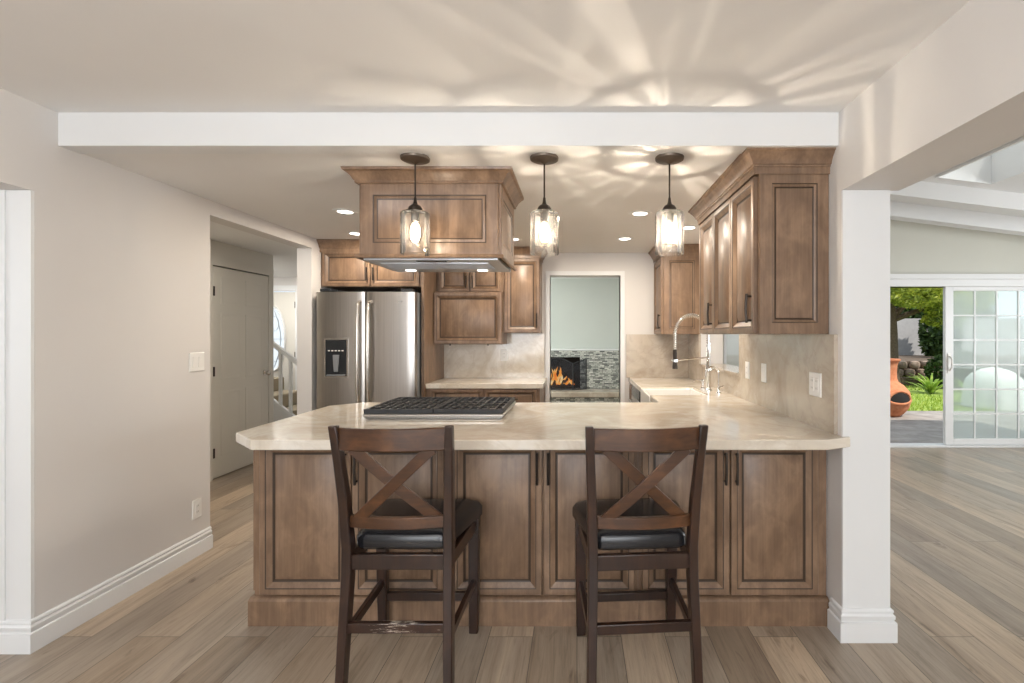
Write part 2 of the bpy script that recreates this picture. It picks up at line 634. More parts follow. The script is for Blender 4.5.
def panel(mb, f, w, h, prof=DOOR, k=1.0):
    rs, ms = [], []
    for ins, dep, mm in prof:
        i = ins * k
        rs.append([f(i, i, dep), f(w - i, i, dep), f(w - i, h - i, dep), f(i, h - i, dep)])
        ms.append(mm)
    mb.rings(rs, mats=ms[:-1] if False else [ms[i] for i in range(len(rs) - 1)] + [])
    mb.m[-1] = 0
    mb.m[-2] = 0
    return mb


def pull(f, u, v0, v1, parent, vertical=True, out=0.02):
    """bar pull with two feet"""
    mb = MB()
    if vertical:
        a, b = (u, v0), (u, v1)
        e = [(u, v0 + 0.012), (u, v1 - 0.012)]
    else:
        a, b = (v0, u), (v1, u)
        e = [(v0 + 0.012, u), (v1 - 0.012, u)]
    mb.tube([f(a[0], a[1], out + 0.024), f((a[0] + b[0]) / 2, (a[1] + b[1]) / 2, out + 0.028), f(b[0], b[1], out + 0.024)], 0.0062, 8)
    for q in e:
        mb.tube([f(q[0], q[1], out - 0.001), f(q[0], q[1], out + 0.024)], 0.005, 8)
    return mb.build('handle', M['bronze'], parent)


def cab_door(f, w, h, parent, name='door', handle=None, k=1.0, label=None):
    d = panel(MB(), f, w, h, DOOR, k).build(name, [M['wood'], M['glaze']], parent)
    if handle:
        pull(f, *handle[:3], d, handle[3] if len(handle) > 3 else True)
    return d


CROWN = [(0, 0), (0.006, 0.0), (0.007, 0.030), (0.012, 0.033), (0.013, 0.039), (0.020, 0.043), (0.024, 0.055), (0.034, 0.072), (0.046, 0.084), (0.050, 0.092), (0.058, 0.096), (0.060, 0.108), (0.0, 0.108)]
CROWN_LOW = [(0, 0), (0.010, 0.0), (0.014, 0.004), (0.014, 0.012), (0.020, 0.018), (0.030, 0.036), (0.046, 0.050), (0.052, 0.054), (0.060, 0.058), (0.063, 0.070), (0, 0.070)]


def moulding(path, z0, prof, mats, name, parent, closed=False, scale=1.0):
    """sweeps a profile (out, up) along a path in plan; out is to the right of travel"""
    pts = [Vector((p[0], p[1])) for p in path]
    n = len(pts)
    nrm = []
    for i in range(n):
        def seg(a, b):
            d = (pts[b] - pts[a]).normalized()
            return Vector((d.y, -d.x))
        if closed:
            n0, n1 = seg((i - 1) % n, i), seg(i, (i + 1) % n)
        else:
            n0 = seg(i - 1, i) if i > 0 else seg(0, 1)
            n1 = seg(i, i + 1) if i < n - 1 else seg(n - 2, n - 1)
        m = (n0 + n1)
        nrm.append(m / (1 + n0.dot(n1)))
    mb = MB()
    rs = []
    for i in range(n):
        rs.append([(pts[i].x + nrm[i].x * o * scale, pts[i].y + nrm[i].y * o * scale, z0 + z * scale) for o, z in prof])
    if closed:
        rs.append(rs[0])
    mb.rings(rs, 0, True, not closed, not closed)
    return mb.build(name, mats, parent)


# ------------------------------------------------------------------ the setting
T = 0.13
XL, XR = -2.36, 1.19           # kitchen side walls
YB = 5.12                      # kitchen back wall
ZK, ZD = 2.235, 2.38           # kitchen and dining ceilings
YF = 5.87                      # family room far wall


def sbox(name, dims, mat, label, cat):
    mb = MB()
    for d in dims:
        mb.box(*d)
    return struct(mb.build(name, M[mat], smooth=False), label, cat)


sbox('floor', [(-6.2, 7.2, -2.9, 5.95, -0.12, 0.0), (-6.2, 1.5, 5.95, 9.6, -0.12, 0.0)], 'floor', 'grey-brown oak plank floor running through all the rooms', 'floor')
sbox('ceiling_dining', [(XL - T, XR + 0.26, -2.9, 2.2, ZD, ZD + 0.12)], 'ceiling', 'off-white dining ceiling above the step', 'ceiling')
sbox('ceiling_kitchen', [(XL - T, XR + 0.22, 2.3, YB + T, ZK, ZK + 0.25)], 'ceiling', 'lower kitchen ceiling with the recessed lights', 'ceiling')
sbox('trim_1', [(XL, XR, 2.2, 2.3, ZK - 0.006, ZD + 0.1)], 'white', 'long white beam face where the ceiling steps down to the kitchen', 'beam')
sbox('ceiling_hall', [(-6.2, XL - T, 2.1, 7.7, 2.26, 2.38)], 'ceiling', 'hall ceiling beyond the opening in the left wall', 'ceiling')
# left wall: solid pier, header over the hall opening, wall beside the refrigerator, header over the left room's opening
sbox('wall_left', [(XL - T, XL, 2.104, 3.11, 0, ZD + 0.1), (XL - T, XL, 3.11, 4.3, 2.14, ZK + 0.2), (XL - T, XL, 4.3, 7.7, 0, 2.5),
                   (XL - T, XL, -2.9, 2.104, 1.995, ZD + 0.1)], 'wall', 'pale greige wall left of the kitchen with the hall opening', 'wall')
sbox('wall_back', [(XL, -0.286, YB, YB + T, 0, ZK + 0.2), (0.459, XR + 0.21, YB, YB + T, 0, ZK + 0.2), (-0.286, 0.459, YB, YB + T, 1.994, ZK + 0.2)], 'wall',
     'kitchen back wall with the doorway to the fireplace room', 'wall')
# right wall: pass-through window between counter and cabinets
WY0, WY1, WZ0, WZ1 = 3.50, 4.64, 1.07, 1.95
sbox('wall_right', [(XR, XR + 0.21, 2.18, WY0, 0, ZD + 0.1), (XR, XR + 0.21, WY1, YB, 0, ZK + 0.2), (XR, XR + 0.21, WY0, WY1, 0, WZ0),
                    (XR, XR + 0.21, WY0, WY1, WZ1, ZK + 0.2), (XR, XR + 0.26, -2.9, 2.18, 2.018, ZD + 0.6), (XR + 0.1, XR + 0.21, 2.18, YF, ZK + 0.1, 3.3),
                    (XR, XR + 0.21, YB + T, 9.6, 0, 2.6)], 'wall',
     'white wall on the right of the kitchen ending in a wrapped column', 'wall')
sbox('trim_2', [(XR, XR + 0.213, 2.166, 2.1795, 0, 2.017)], 'white', 'white board wrapping the end of the right wall', 'column casing')
sbox('trim_3', [(XL - T, XL - 0.0005, 2.09, 2.1035, 0, 1.994), (XL - T, XL - T + 0.022, 2.084, 2.09, 0.134, 1.994)], 'white', 'white board wrapping the end of the left wall', 'column casing')

BASE = [(0, 0), (0.019, 0), (0.019, 0.080), (0.0185, 0.083), (0.011, 0.086), (0.011, 0.092), (0.014, 0.097), (0.014, 0.110), (0.008, 0.116), (0.0075, 0.120), (0.010, 0.124), (0.009, 0.132), (0.004, 0.137), (0, 0.138)]


def baseboard(name, path, label, sc=1.0):
    o = moulding(path, 0.0, BASE, M['white'], name, None, False, sc)
    struct(o, label, 'baseboard')


baseboard('baseboard_left', [(XL, 3.11), (XL, 2.09), (XL - T, 2.09)][::-1], 'tall white baseboard along the left wall')
baseboard('baseboard_right', [(XR, 2.26), (XR, 2.166), (XR + 0.213, 2.166), (XR + 0.213, 3.6)], 'white baseboard round the column on the right', 1.05)
# moulding() puts the profile to the right of travel; the two paths above are ordered for that

# other walls round the camera
sbox('wall_rear', [(-6.2, -2.2, -2.9, -2.72, 0, 2.8), (-0.7, -0.2, -2.9, -2.72, 0, 2.8), (1.3, 7.2, -2.9, -2.72, 0, 3.4), (-2.2, 1.3, -2.9, -2.72, 0, 0.7),
                   (-2.2, 1.3, -2.9, -2.72, 2.2, 2.8)], 'wall', 'dining wall behind the camera with two windows', 'wall')
sbox('wall_living', [(-6.2, -6.02, -2.72, -0.9, 0, 2.6), (-6.2, -6.02, 1.3, 5.2, 0, 2.6), (-6.2, -6.02, -0.9, 1.3, 0, 0.75), (-6.2, -6.02, -0.9, 1.3, 2.15, 2.6),
                     (-6.02, XL - T, 2.3, 2.43, 0, 2.6)], 'wall', 'walls of the room left of the dining area', 'wall')
sbox('ceiling_living', [(-6.2, XL - T, -2.9, 2.43, 2.381, 2.5)], 'ceiling', 'ceiling of the room left of the dining area', 'ceiling')

# hall and foyer
HX = -3.43
sbox('wall_hall', [(HX - T, HX, 2.43, 4.52, 0, 2.26), (HX - T, HX, 5.38, 5.46, 0, 2.26), (HX - T, HX, 4.52, 5.38, 2.035, 2.26), (-6.2, HX - T, 5.33, 5.46, 0, 2.26)], 'door',
     'hall wall with the white panelled door', 'wall')
sbox('wall_foyer', [(-6.2, -5.17, 7.5, 7.63, 0, 2.4), (-4.36, XL - T, 7.5, 7.63, 0, 2.4), (-5.17, -4.36, 7.5, 7.63, 2.05, 2.4), (-6.2, -6.07, 5.46, 5.95, 0, 2.4),
                    (-6.2, -6.07, 6.85, 7.5, 0, 2.4), (-6.2, -6.07, 5.95, 6.85, 0, 1.1)], 'wall', 'foyer walls round the entry door', 'wall')


def six_panel_door(name, f, w, h, mat, label):
    """slab with six sunk panels; knob and hinges are parts"""
    o = thing(name, label, 'door')
    o['kind'] = 'structure'
    del o['category']
    o['category'] = 'door'
    mb = MB()
    mb.rings([[f(0, 0, 0), f(w, 0, 0), f(w, h, 0), f(0, h, 0)], [f(0, 0, 0.03), f(w, 0, 0.03), f(w, h, 0.03), f(0, h, 0.03)]])
    sl = mb.build('slab', mat, o)
    rows = [(0.20, 0.80), (0.93, 1.55), (1.66, 1.90)]
    for a, b in rows:
        for u0, u1 in ((0.11, w / 2 - 0.05), (w / 2 + 0.05, w - 0.11)):
            q = MB()
            R = []
            for ins, d in ((-0.012, 0.028), (-0.012, 0.034), (0.0, 0.036), (0.012, 0.0325), (0.02, 0.0325), (0.05, 0.037)):
                R.append([f(u0 + ins, a + ins, d), f(u1 - ins, a + ins, d), f(u1 - ins, b - ins, d), f(u0 + ins, b - ins, d)])
            q.rings(R)
            q.build('door_panel', mat, sl)
    return o


# pantry door in the hall (hinged at its near edge, opening into the hall)
fD = facing('E', HX - 0.02, 4.545, 0.012)
d1 = six_panel_door('door_1', fD, 0.81, 2.0, M['door'], 'white six-panel hall door with dark hinges and a round knob')
for z in (0.25, 1.02, 1.78):
    MB().box(HX + 0.006, HX + 0.02, 4.536, 4.556, z - 0.045, z + 0.045).build('hinge', M['bronze'], d1)
kb = MB()
kb.tube([fD(0.75, 0.94, 0.03), fD(0.75, 0.94, 0.036)], 0.032, 16)
kb.tube([fD(0.75, 0.94, 0.036), fD(0.75, 0.94, 0.058)], 0.012, 12)
kb.tube([fD(0.75, 0.94, 0.055), fD(0.75, 0.94, 0.062), fD(0.75, 0.94, 0.078), fD(0.75, 0.94, 0.088), fD(0.75, 0.94, 0.091)], [0.012, 0.026, 0.030, 0.02, 0.004], 16)
kb.build('knob', M['nickel'], d1)
cs = MB()
cs.box(HX, HX + 0.016, 4.46, 4.535, 0, 2.10).box(HX, HX + 0.016, 5.365, 5.44, 0, 2.10).box(HX, HX + 0.016, 4.535, 5.365, 2.025, 2.10)
struct(cs.build('trim_4', M['door']), 'plain casing round the hall door', 'door casing')

# entry door with an oval leaded light
EX, EW, EY = -5.155, 0.78, 7.52
d2 = thing('door_2', 'white entry door with a tall oval leaded glass', 'door')
d2['kind'] = 'structure'
nseg = 40
ocx, ocz, orx, orz = EX + EW / 2 + 0.03, 1.30, 0.20, 0.50
ring_in = [(ocx + orx * math.cos(2 * PI * i / nseg), ocz + orz * math.sin(2 * PI * i / nseg)) for i in range(nseg)]


def sq(i):
    a = 2 * PI * i / nseg
    c, s = math.cos(a), math.sin(a)
    k = 1.0 / max(abs(c), abs(s))
    c, s = max(-1, min(1, c * k)), max(-1, min(1, s * k))
    return (EX + EW / 2 + c * EW / 2, 1.02 + s * 1.01)


mb = MB()
outer = [sq(i) for i in range(nseg)]
mb.rings([[(x, EY + 0.045, z) for x, z in ring_in], [(x, EY, z) for x, z in ring_in], [(x, EY, z) for x, z in outer], [(x, EY + 0.045, z) for x, z in outer], [(x, EY + 0.045, z) for x, z in ring_in]], 0, True, False, False)
sl = mb.build('slab', M['door'], d2)
mb = MB()
mb.tube([(x, EY - 0.004, z) for x, z in ring_in + ring_in[:2]], 0.018, 8)
mb.build('oval_frame', M['white'], d2)
mb = MB()
mb.add([(x, EY + 0.02, z) for x, z in ring_in], [tuple(range(nseg))])
gl = mb.build('oval_glass', M['oval_glass'], d2)
mb = MB()
for s in (-1, 1):
    mb.tube([(ocx + s * (0.02 + 0.10 * math.sin(PI * t / 12)), EY + 0.012, ocz - 0.44 + 0.88 * t / 12) for t in range(13)], 0.005, 6)
mb.tube([(ocx - 0.17, EY + 0.012, ocz), (ocx + 0.17, EY + 0.012, ocz)], 0.005, 6)
for s in (-1, 1):
    mb.tube([(ocx + 0.09 * math.cos(2 * PI * t / 14), EY + 0.012, ocz + s * 0.24 + 0.12 * math.sin(2 * PI * t / 14)) for t in range(15)], 0.004, 6)
mb.build('leading', M['grey_plastic'], gl)
for z in (0.25, 1.05, 1.83):
    MB().box(EX + EW - 0.012, EX + EW + 0.012, EY - 0.012, EY + 0.002, z - 0.05, z + 0.05).build('hinge', M['bronze'], d2)
cs = MB()
cs.box(-5.26, -5.17, 7.485, 7.5, 0, 2.13).box(-4.36, -4.27, 7.485, 7.5, 0, 2.13).box(-5.17, -4.36, 7.485, 7.5, 2.05, 2.13)
struct(cs.build('trim_5', M['white']), 'white casing round the entry door', 'door casing')

# stairs and railing in the foyer
st = MB()
RX = -3.42
for i in range(5):
    st.box(-5.6, RX - 0.27 * i, 6.16, 7.0, 0.19 * i, 0.19 * (i + 1))
so = st.build('staircase', M['carpet'], bevel=0.02)
tag(so, 'tan carpeted steps rising behind the white railing', 'stairs')
rl = thing('stair_railing', 'white stair railing with square balusters sloping down to the right', 'railing', (RX, 6.1, 0))


def rz(x):
    return 0.93 + (RX - x) * 0.78


MB().beam((RX, 6.1, rz(RX)), (-5.2, 6.1, rz(-5.2)), 0.05, 0.06).build('handrail', M['white'], rl, 0.006)
MB().beam((RX, 6.1, rz(RX) - 0.72), (-5.2, 6.1, rz(-5.2) - 0.72), 0.045, 0.045).build('bottom_rail', M['white'], rl, 0.004)
for i in range(14):
    x = RX - 0.065 - 0.127 * i
    MB().box(x - 0.016, x + 0.016, 6.084, 6.116, rz(x) - 0.71, rz(x) - 0.02).build('baluster', M['white'], rl)
MB().box(RX, RX + 0.085, 6.06, 6.145, 0, 1.08).box(RX - 0.01, RX + 0.095, 6.05, 6.155, 1.08, 1.11).build('newel_post', M['white'], rl, 0.004)
stg = MB()
stg.prism([(RX, 0), (RX, rz(RX) - 0.745), (-5.2, rz(-5.2) - 0.745), (-5.2, 0)], 6.12, 6.158, 'Y')
stg.build('stringer', M['white'], rl)

# fireplace room beyond the kitchen doorway
sbox('wall_den', [(XL - T, 1.19, 9.2, 9.33, 0, 2.5), (XL - T, XL, 8.95, 9.2, 0, 2.5), (XL - T, XL, 7.7, 8.95, 0, 0.85), (XL - T, XL, 7.7, 8.95, 2.15, 2.5)], 'sage', 'grey-green walls of the fireplace room', 'wall')
sbox('ceiling_den', [(XL, 1.4, YB + T, 9.33, 2.44, 2.56)], 'ceiling', 'ceiling of the fireplace room', 'ceiling')
sbox('trim_6', [(-0.286 - 0.045, -0.286, YB - 0.014, YB, 0, 2.04), (0.459, 0.459 + 0.045, YB - 0.014, YB, 0, 2.04), (-0.286, 0.459, YB - 0.014, YB, 1.994, 2.04),
                (-0.292, -0.286, YB, YB + T, 0, 1.994), (0.459, 0.465, YB, YB + T, 0, 1.994)], 'white', 'white casing of the kitchen doorway', 'door casing')
fp = thing('fireplace', 'fireplace wall of stacked grey stone with a raised hearth', 'fireplace', (0, 9.0, 0))
mb = MB()
mb.box(-2.359, -0.72, 9.0, 9.199, 0.36, 1.07).box(0.06, 1.185, 9.0, 9.199, 0.36, 1.07).box(-0.72, 0.06, 9.0, 9.199, 0.95, 1.07)
mb.build('stone_face', M['mosaic'], fp)
MB().box(-0.72, 0.06, 9.17, 9.199, 0.36, 0.95).build('firebox', M['soot'], fp)
MB().box(-2.359, 1.185, 8.98, 9.199, 1.07, 1.10).build('ledge', M['white'], fp, 0.004)
hth = thing('fireplace_hearth', 'raised stone hearth slab in front of the fireplace', 'hearth', (0, 8.8, 0))
hth['kind'] = 'structure'
MB().box(-2.359, 1.185, 8.45, 9.199, 0.27, 0.36).build('hearth_slab', M['splash'], hth, 0.006)
MB().box(-2.359, 1.185, 8.5, 9.199, 0.0, 0.27).build('hearth_base', M['mosaic'], hth)
# folding screen
scr = thing('fireplace_screen', 'black folding mesh fire screen with an arched centre', 'fire screen', (-0.3, 8.8, 0.36))


def mesh_mat():
    m = thin_glass('screen_mesh', (0.55, 0.55, 0.57), 0.02, 0.5, 0.22, (0.16, 0.17, 0.20))
    return m


M['mesh'] = mesh_mat()


def screen_leaf(p0, p1, h0, hm, h1, arch):
    fr = MB()
    n = 10
    top = []
    for i in range(n + 1):
        t = i / n
        x, y = p0[0] + (p1[0] - p0[0]) * t, p0[1] + (p1[1] - p0[1]) * t
        z = h0 + (h1 - h0) * t + (hm * math.sin(PI * t) if arch else 0)
        top.append((x, y, 0.36 + z))
    fr.tube([(p0[0], p0[1], 0.362)] + top + [(p1[0], p1[1], 0.362), (p0[0], p0[1], 0.372)], 0.011, 6)
    o = fr.build('screen_frame', M['black_iron'], scr)
    g = MB()
    vs = [(p0[0], p0[1], 0.365)] + top + [(p1[0], p1[1], 0.365)]
    g.add(vs, [tuple(range(len(vs)))])
    g.build('screen_mesh', M['mesh'], o)
    return o


screen_leaf((-0.66, 8.80), (-0.08, 8.80), 0.48, 0.10, 0.48, True)
screen_leaf((-0.07, 8.80), (0.17, 8.93), 0.48, 0, 0.56, False)
screen_leaf((-0.67, 8.80), (-0.90, 8.93), 0.48, 0, 0.56, False)
fi = thing('log_fire', 'burning logs with orange flames behind the mesh screen', 'fire', (-0.32, 9.06, 0.36))
for k, (xa, xb, y, z, r) in enumerate(((-0.58, -0.10, 9.05, 0.41, 0.045), (-0.54, -0.14, 9.09, 0.42, 0.05), (-0.50, -0.2, 9.06, 0.49, 0.038))):
    MB().tube([(xa, y, z), ((xa + xb) / 2, y + 0.01, z + 0.01), (xb, y - 0.01, z)], r, 10).build('log', M['bark'], fi)
fr = random.Random(3)
for k in range(13):
    x = -0.56 + 0.038 * k + fr.uniform(-0.02, 0.02)
    h = 0.10 + 0.26 * math.exp(-((k - 5.0) / 3.4) ** 2) * fr.uniform(0.55, 1.15)
    y = 8.99 + fr.uniform(0.0, 0.07)
    pr, pts = [], []
    for t in range(8):
        u = t / 7
        pts.append((x + 0.028 * math.sin(5 * u + 1.7 * k), y, 0.43 + h * u))
        pr.append(0.024 * (math.sin(PI * min(1, 0.25 + 0.75 * u)) ** 0.8) + 0.001)
    MB().tube(pts, pr, 7).build('flame', M['flame'], fi)

# family room on the right


def zc(x):
    return 3.256 - 0.123 * x


SK = (3.33, 3.86, 3.25, 4.5)   # skylight x0 x1 y0 y1


def slope(mb, x0, x1, y0, y1, dz0, dz1):
    vs = [(x, y, zc(x) + dz) for dz in (dz0, dz1) for x, y in ((x0, y0), (x1, y0), (x1, y1), (x0, y1))]
    mb.add(vs, [(0, 3, 2, 1), (4, 5, 6, 7), (0, 1, 5, 4), (1, 2, 6, 5), (2, 3, 7, 6), (3, 0, 4, 7)])
    return mb


mb = MB()
slope(mb, 1.3, SK[0], -2.9, 6.4, 0, 0.2)
slope(mb, SK[1], 7.4, -2.9, 6.4, 0, 0.2)
slope(mb, SK[0], SK[1], -2.9, SK[2], 0, 0.2)
slope(mb, SK[0], SK[1], SK[3], 6.4, 0, 0.2)
struct(mb.build('ceiling_family', M['white'], smooth=False), 'sloping white ceiling of the room on the right', 'ceiling')
mb = MB()
for x0, x1, y0, y1 in ((SK[0] + .002, SK[0] + .02, SK[2] + .021, SK[3] - .021), (SK[1] - .02, SK[1] - .002, SK[2] + .021, SK[3] - .021), (SK[0] + .002, SK[1] - .002, SK[2] + .002, SK[2] + .02), (SK[0] + .002, SK[1] - .002, SK[3] - .02, SK[3] - .002)):
    slope(mb, x0, x1, y0, y1, -0.02, 0.36)
sk = struct(mb.build('window_1', M['white'], smooth=False), 'skylight with a deep white well in the sloping ceiling', 'skylight')
mb = MB()
slope(mb, SK[0] + .021, SK[1] - .021, SK[2] + .021, SK[3] - .021, 0.33, 0.335)
mb.build('pane', M['sky_acrylic'], sk)
k = 0
for yb in (5.30, 4.66, 3.02, 2.2, 1.2, 0.2):
    mb = MB()
    slope(mb, 1.41, 7.0, yb, yb + 0.14, -0.16, 0.0)
    struct(mb.build('trim_%d' % (7 + k), M['white'], smooth=False), 'white painted ceiling beam in the room on the right', 'beam')
    k += 1
SDX0, SDX1, SDZ = 3.25, 5.75, 1.95
sbox('wall_family', [(1.41, 1.80, YF, YF + T, 0, 3.2), (2.06, SDX0, YF, YF + T, 0, 3.0), (SDX1, 7.2, YF, YF + T, 0, 2.7), (SDX0, SDX1, YF, YF + T, SDZ, 3.0), (1.80, 2.06, YF, YF + T, 2.1, 3.1), (1.80, 2.06, YF, YF + T, 0, 0.4),
                     (7.0, 7.2, -2.9, -0.9, 0, 2.7), (7.0, 7.2, 1.3, 2.1, 0, 2.7), (7.0, 7.2, 4.3, YF, 0, 2.7), (7.0, 7.2, -0.9, 1.3, 0, 0.75), (7.0, 7.2, 2.1, 4.3, 0, 0.75),
                     (7.0, 7.2, -0.9, 1.3, 2.15, 2.7), (7.0, 7.2, 2.1, 4.3, 2.15, 2.7)], 'family', 'walls of the sunlit room on the right', 'wall')
w2 = MB()
w2.box(1.80, 2.06, YF + 0.02, YF + 0.03, 0.4, 2.1)
w2o = MB().box(1.78, 1.81, YF - 0.012, YF + 0.02, 0.38, 2.12).box(2.05, 2.08, YF - 0.012, YF + 0.02, 0.38, 2.12).build('window_2', M['white'])
struct(w2o, 'narrow pale window seen through the pass-through', 'window')
w2.build('pane', M['oval_glass'], w2o)
# sliding door
d3 = thing('door_3', 'white sliding patio door with gridded glass, half open', 'sliding door', (SDX0, YF, 0))
d3['kind'] = 'structure'
mb = MB()
mb.box(SDX0 - 0.06, SDX1 + 0.06, YF - 0.02, YF + T, SDZ, SDZ + 0.09).box(SDX0 - 0.06, SDX0, YF - 0.02, YF + T, 0, SDZ).box(SDX1, SDX1 + 0.06, YF - 0.02, YF + T, 0, SDZ)
mb.box(SDX0, SDX1, YF - 0.02, YF + T, 0, 0.025)
mb.build('door_frame', M['white'], d3, 0.004)


def slider(x0, x1, y, hd):
    fr_ = MB()
    z0, z1, s = 0.03, SDZ, 0.10
    fr_.box(x0, x0 + s, y, y + 0.04, z0, z1).box(x1 - s, x1, y, y + 0.04, z0, z1).box(x0 + s, x1 - s, y, y + 0.04, z0, z0 + 0.075).box(x0 + s, x1 - s, y, y + 0.04, z1 - 0.05, z1)
    o = fr_.build('sliding_panel', M['white'], d3, 0.003)
    gl_ = MB().box(x0 + s, x1 - s, y + 0.016, y + 0.022, z0 + 0.075, z1 - 0.05)
    gl_.build('pane', M['door_glass'], o)
    mu = MB()
    nx = 4
    for i in range(1, nx):
        x = x0 + s + (x1 - x0 - 2 * s) * i / nx
        mu.box(x - 0.009, x + 0.009, y + 0.010, y + 0.028, z0 + 0.075, z1 - 0.05)
    for j in range(1, 6):
        z = z0 + 0.075 + (z1 - z0 - 0.125) * j / 6
        mu.box(x0 + s, x1 - s, y + 0.011, y + 0.027, z - 0.009, z + 0.009)
    mu.build('muntin_grid', M['white'], o)
    if hd:
        h_ = MB()
        h_.box(x0 + 0.025, x0 + 0.06, y - 0.012, y, 0.90, 1.14).tube([(x0 + 0.045, y - 0.01, 0.93), (x0 + 0.045, y - 0.045, 0.97), (x0 + 0.045, y - 0.045, 1.07), (x0 + 0.045, y - 0.01, 1.11)], 0.009, 8)
        h_.build('door_pull', M['plate'], o)
    return o


slider(4.475, 5.745, YF + 0.005, True)
sbox('trim_20', [(2.6, 6.9, YF - 0.05, YF, SDZ + 0.09, SDZ + 0.15)], 'white', 'white curtain board above the sliding door', 'trim')

# ------------------------------------------------------------------ peninsula
YP = 2.30                      # face of the base cabinets
units = [(-1.533, -0.612, 'left base cabinet of the peninsula, behind the left bar stool'),
         (-0.612, 0.290, 'middle base cabinet of the peninsula, between the two bar stools'),
         (0.290, 1.186, 'right base cabinet of the peninsula, next to the white column')]
for k, (x0, x1, lab) in enumerate(units):
    o = thing('base_cabinet', 'brown glazed wood ' + lab, 'cabinet', ((x0 + x1) / 2, YP, 0), None)
    MB().box(x0 + 0.0005, x1 - 0.0005, YP, 2.93, 0.13, 0.868).build('carcass', M['wood'], o)
    pb = MB()
    px0 = x0 - (0.012 if k == 0 else -0.0005)
    pb.box(px0, x1 - 0.0005, YP - 0.03, 2.94, 0.0, 0.115)
    pb.prism([(YP - 0.03, 0.115), (YP - 0.026, 0.122), (YP - 0.02, 0.126), (YP - 0.012, 0.13), (2.94, 0.13), (2.94, 0.115)], px0, x1 - 0.0005, 'X')
    pb.build('plinth', M['wood'], o)
    e0 = 0.035 if k == 0 else 0.018
    e1 = 0.048 if k == 2 else 0.018
    w = (x1 - x0 - e0 - e1 - 0.008) / 2
    h = 0.865 - 0.142
    zt = 0.715
    f0 = facing('S', YP, x0 + e0, 0.142)
    f1 = facing('S', YP, x0 + e0 + w + 0.008, 0.142)
    cab_door(f0, w, h, o, handle=(w - 0.022, zt - 0.150 - 0.04, zt - 0.04))
    cab_door(f1, w, h, o, handle=(0.022, zt - 0.150 - 0.04, zt - 0.04))
    if k == 0:
        fe = facing('W', x0, 2.92, 0.142)
        panel(MB(), fe, 0.60, h, DOOR).build('end_panel', [M['wood'], M['glaze']], o)

# right-hand run of base cabinets under the window
XF = 0.575


def run_cabinet(y0, y1, lab):
    o = thing('base_cabinet', lab, 'cabinet', (XF, (y0 + y1) / 2, 0))
    MB().box(XF, XR - 0.001, y0 + 0.0005, y1 - 0.0005, 0.10, 0.868).build('carcass', M['wood'], o)
    MB().box(XF + 0.06, XR - 0.001, y0 + 0.0005, y1 - 0.0005, 0, 0.10).build('plinth', M['wood'], o)
    return o


rc = run_cabinet(3.27, 3.60, 'narrow brown base cabinet in the corner behind the peninsula counter')
cab_door(facing('W', XF, 3.595, 0.12), 0.31, 0.72, rc, handle=(0.03, 0.5, 0.64))
rc = thing('base_cabinet', 'brown base cabinet under the white apron sink', 'cabinet', (XF, 3.95, 0))
MB().box(XF, XR - 0.001, 3.6005, 4.2995, 0.10, 0.62).build('carcass', M['wood'], rc)
MB().box(XF + 0.06, XR - 0.001, 3.6005, 4.2995, 0, 0.10).build('plinth', M['wood'], rc)
cab_door(facing('W', XF, 4.295, 0.12), 0.345, 0.48, rc, handle=(0.32, 0.3, 0.44))
cab_door(facing('W', XF, 3.945, 0.12), 0.34, 0.48, rc, handle=(0.03, 0.3, 0.44))
rc = run_cabinet(4.92, YB - 0.001, 'narrow brown base cabinet in the far right corner')
cab_door(facing('W', XF, YB - 0.004, 0.12), 0.19, 0.72, rc)
dw = thing('dishwasher', 'stainless dishwasher beside the sink with a bar handle and dark controls', 'dishwasher', (XF, 4.61, 0))
MB().box(XF + 0.002, XR - 0.003, 4.302, 4.918, 0.10, 0.866).build('body', M['grey_plastic'], dw)
MB().box(XF + 0.06, XR - 0.003, 4.302, 4.918, 0, 0.10).build('kickplate', M['dark_plastic'], dw)
MB().box(XF - 0.02, XF + 0.002, 4.304, 4.916, 0.11, 0.76).build('door', M['steel'], dw, 0.003)
MB().box(XF - 0.02, XF + 0.002, 4.304, 4.916, 0.765, 0.864).build('control_panel', M['dark_plastic'], dw, 0.003)
hb = MB().tube([(XF - 0.055, 4.35, 0.72), (XF - 0.055, 4.87, 0.72)], 0.011, 10)
for y in (4.40, 4.82):
    hb.tube([(XF - 0.055, y, 0.72), (XF - 0.019, y, 0.72)], 0.008, 8)
hb.build('handle', M['chrome'], dw)

# countertop: one slab over the peninsula and the right run, notched for the apron sink
ct = MB()
ZT0, ZT1 = 0.869, 0.914
poly = [(-1.41, 2.09), (1.087, 2.09), (1.218, 2.152), (1.218, 2.1645), (1.1885, 2.1645), (1.1885, YB - 0.001), (0.55, YB - 0.001), (0.55, 4.16), (1.00, 4.16), (1.00, 3.64), (0.55, 3.64),
        (0.55, 3.25), (-1.44, 3.25), (-1.588, 3.10), (-1.588, 2.25)]
ct.prism(poly, ZT0, ZT1)
o = ct.build('countertop', M['counter'], bevel=0.005, seg=3)
tag(o, 'cream stone peninsula countertop with clipped corners running on under the window', 'countertop')

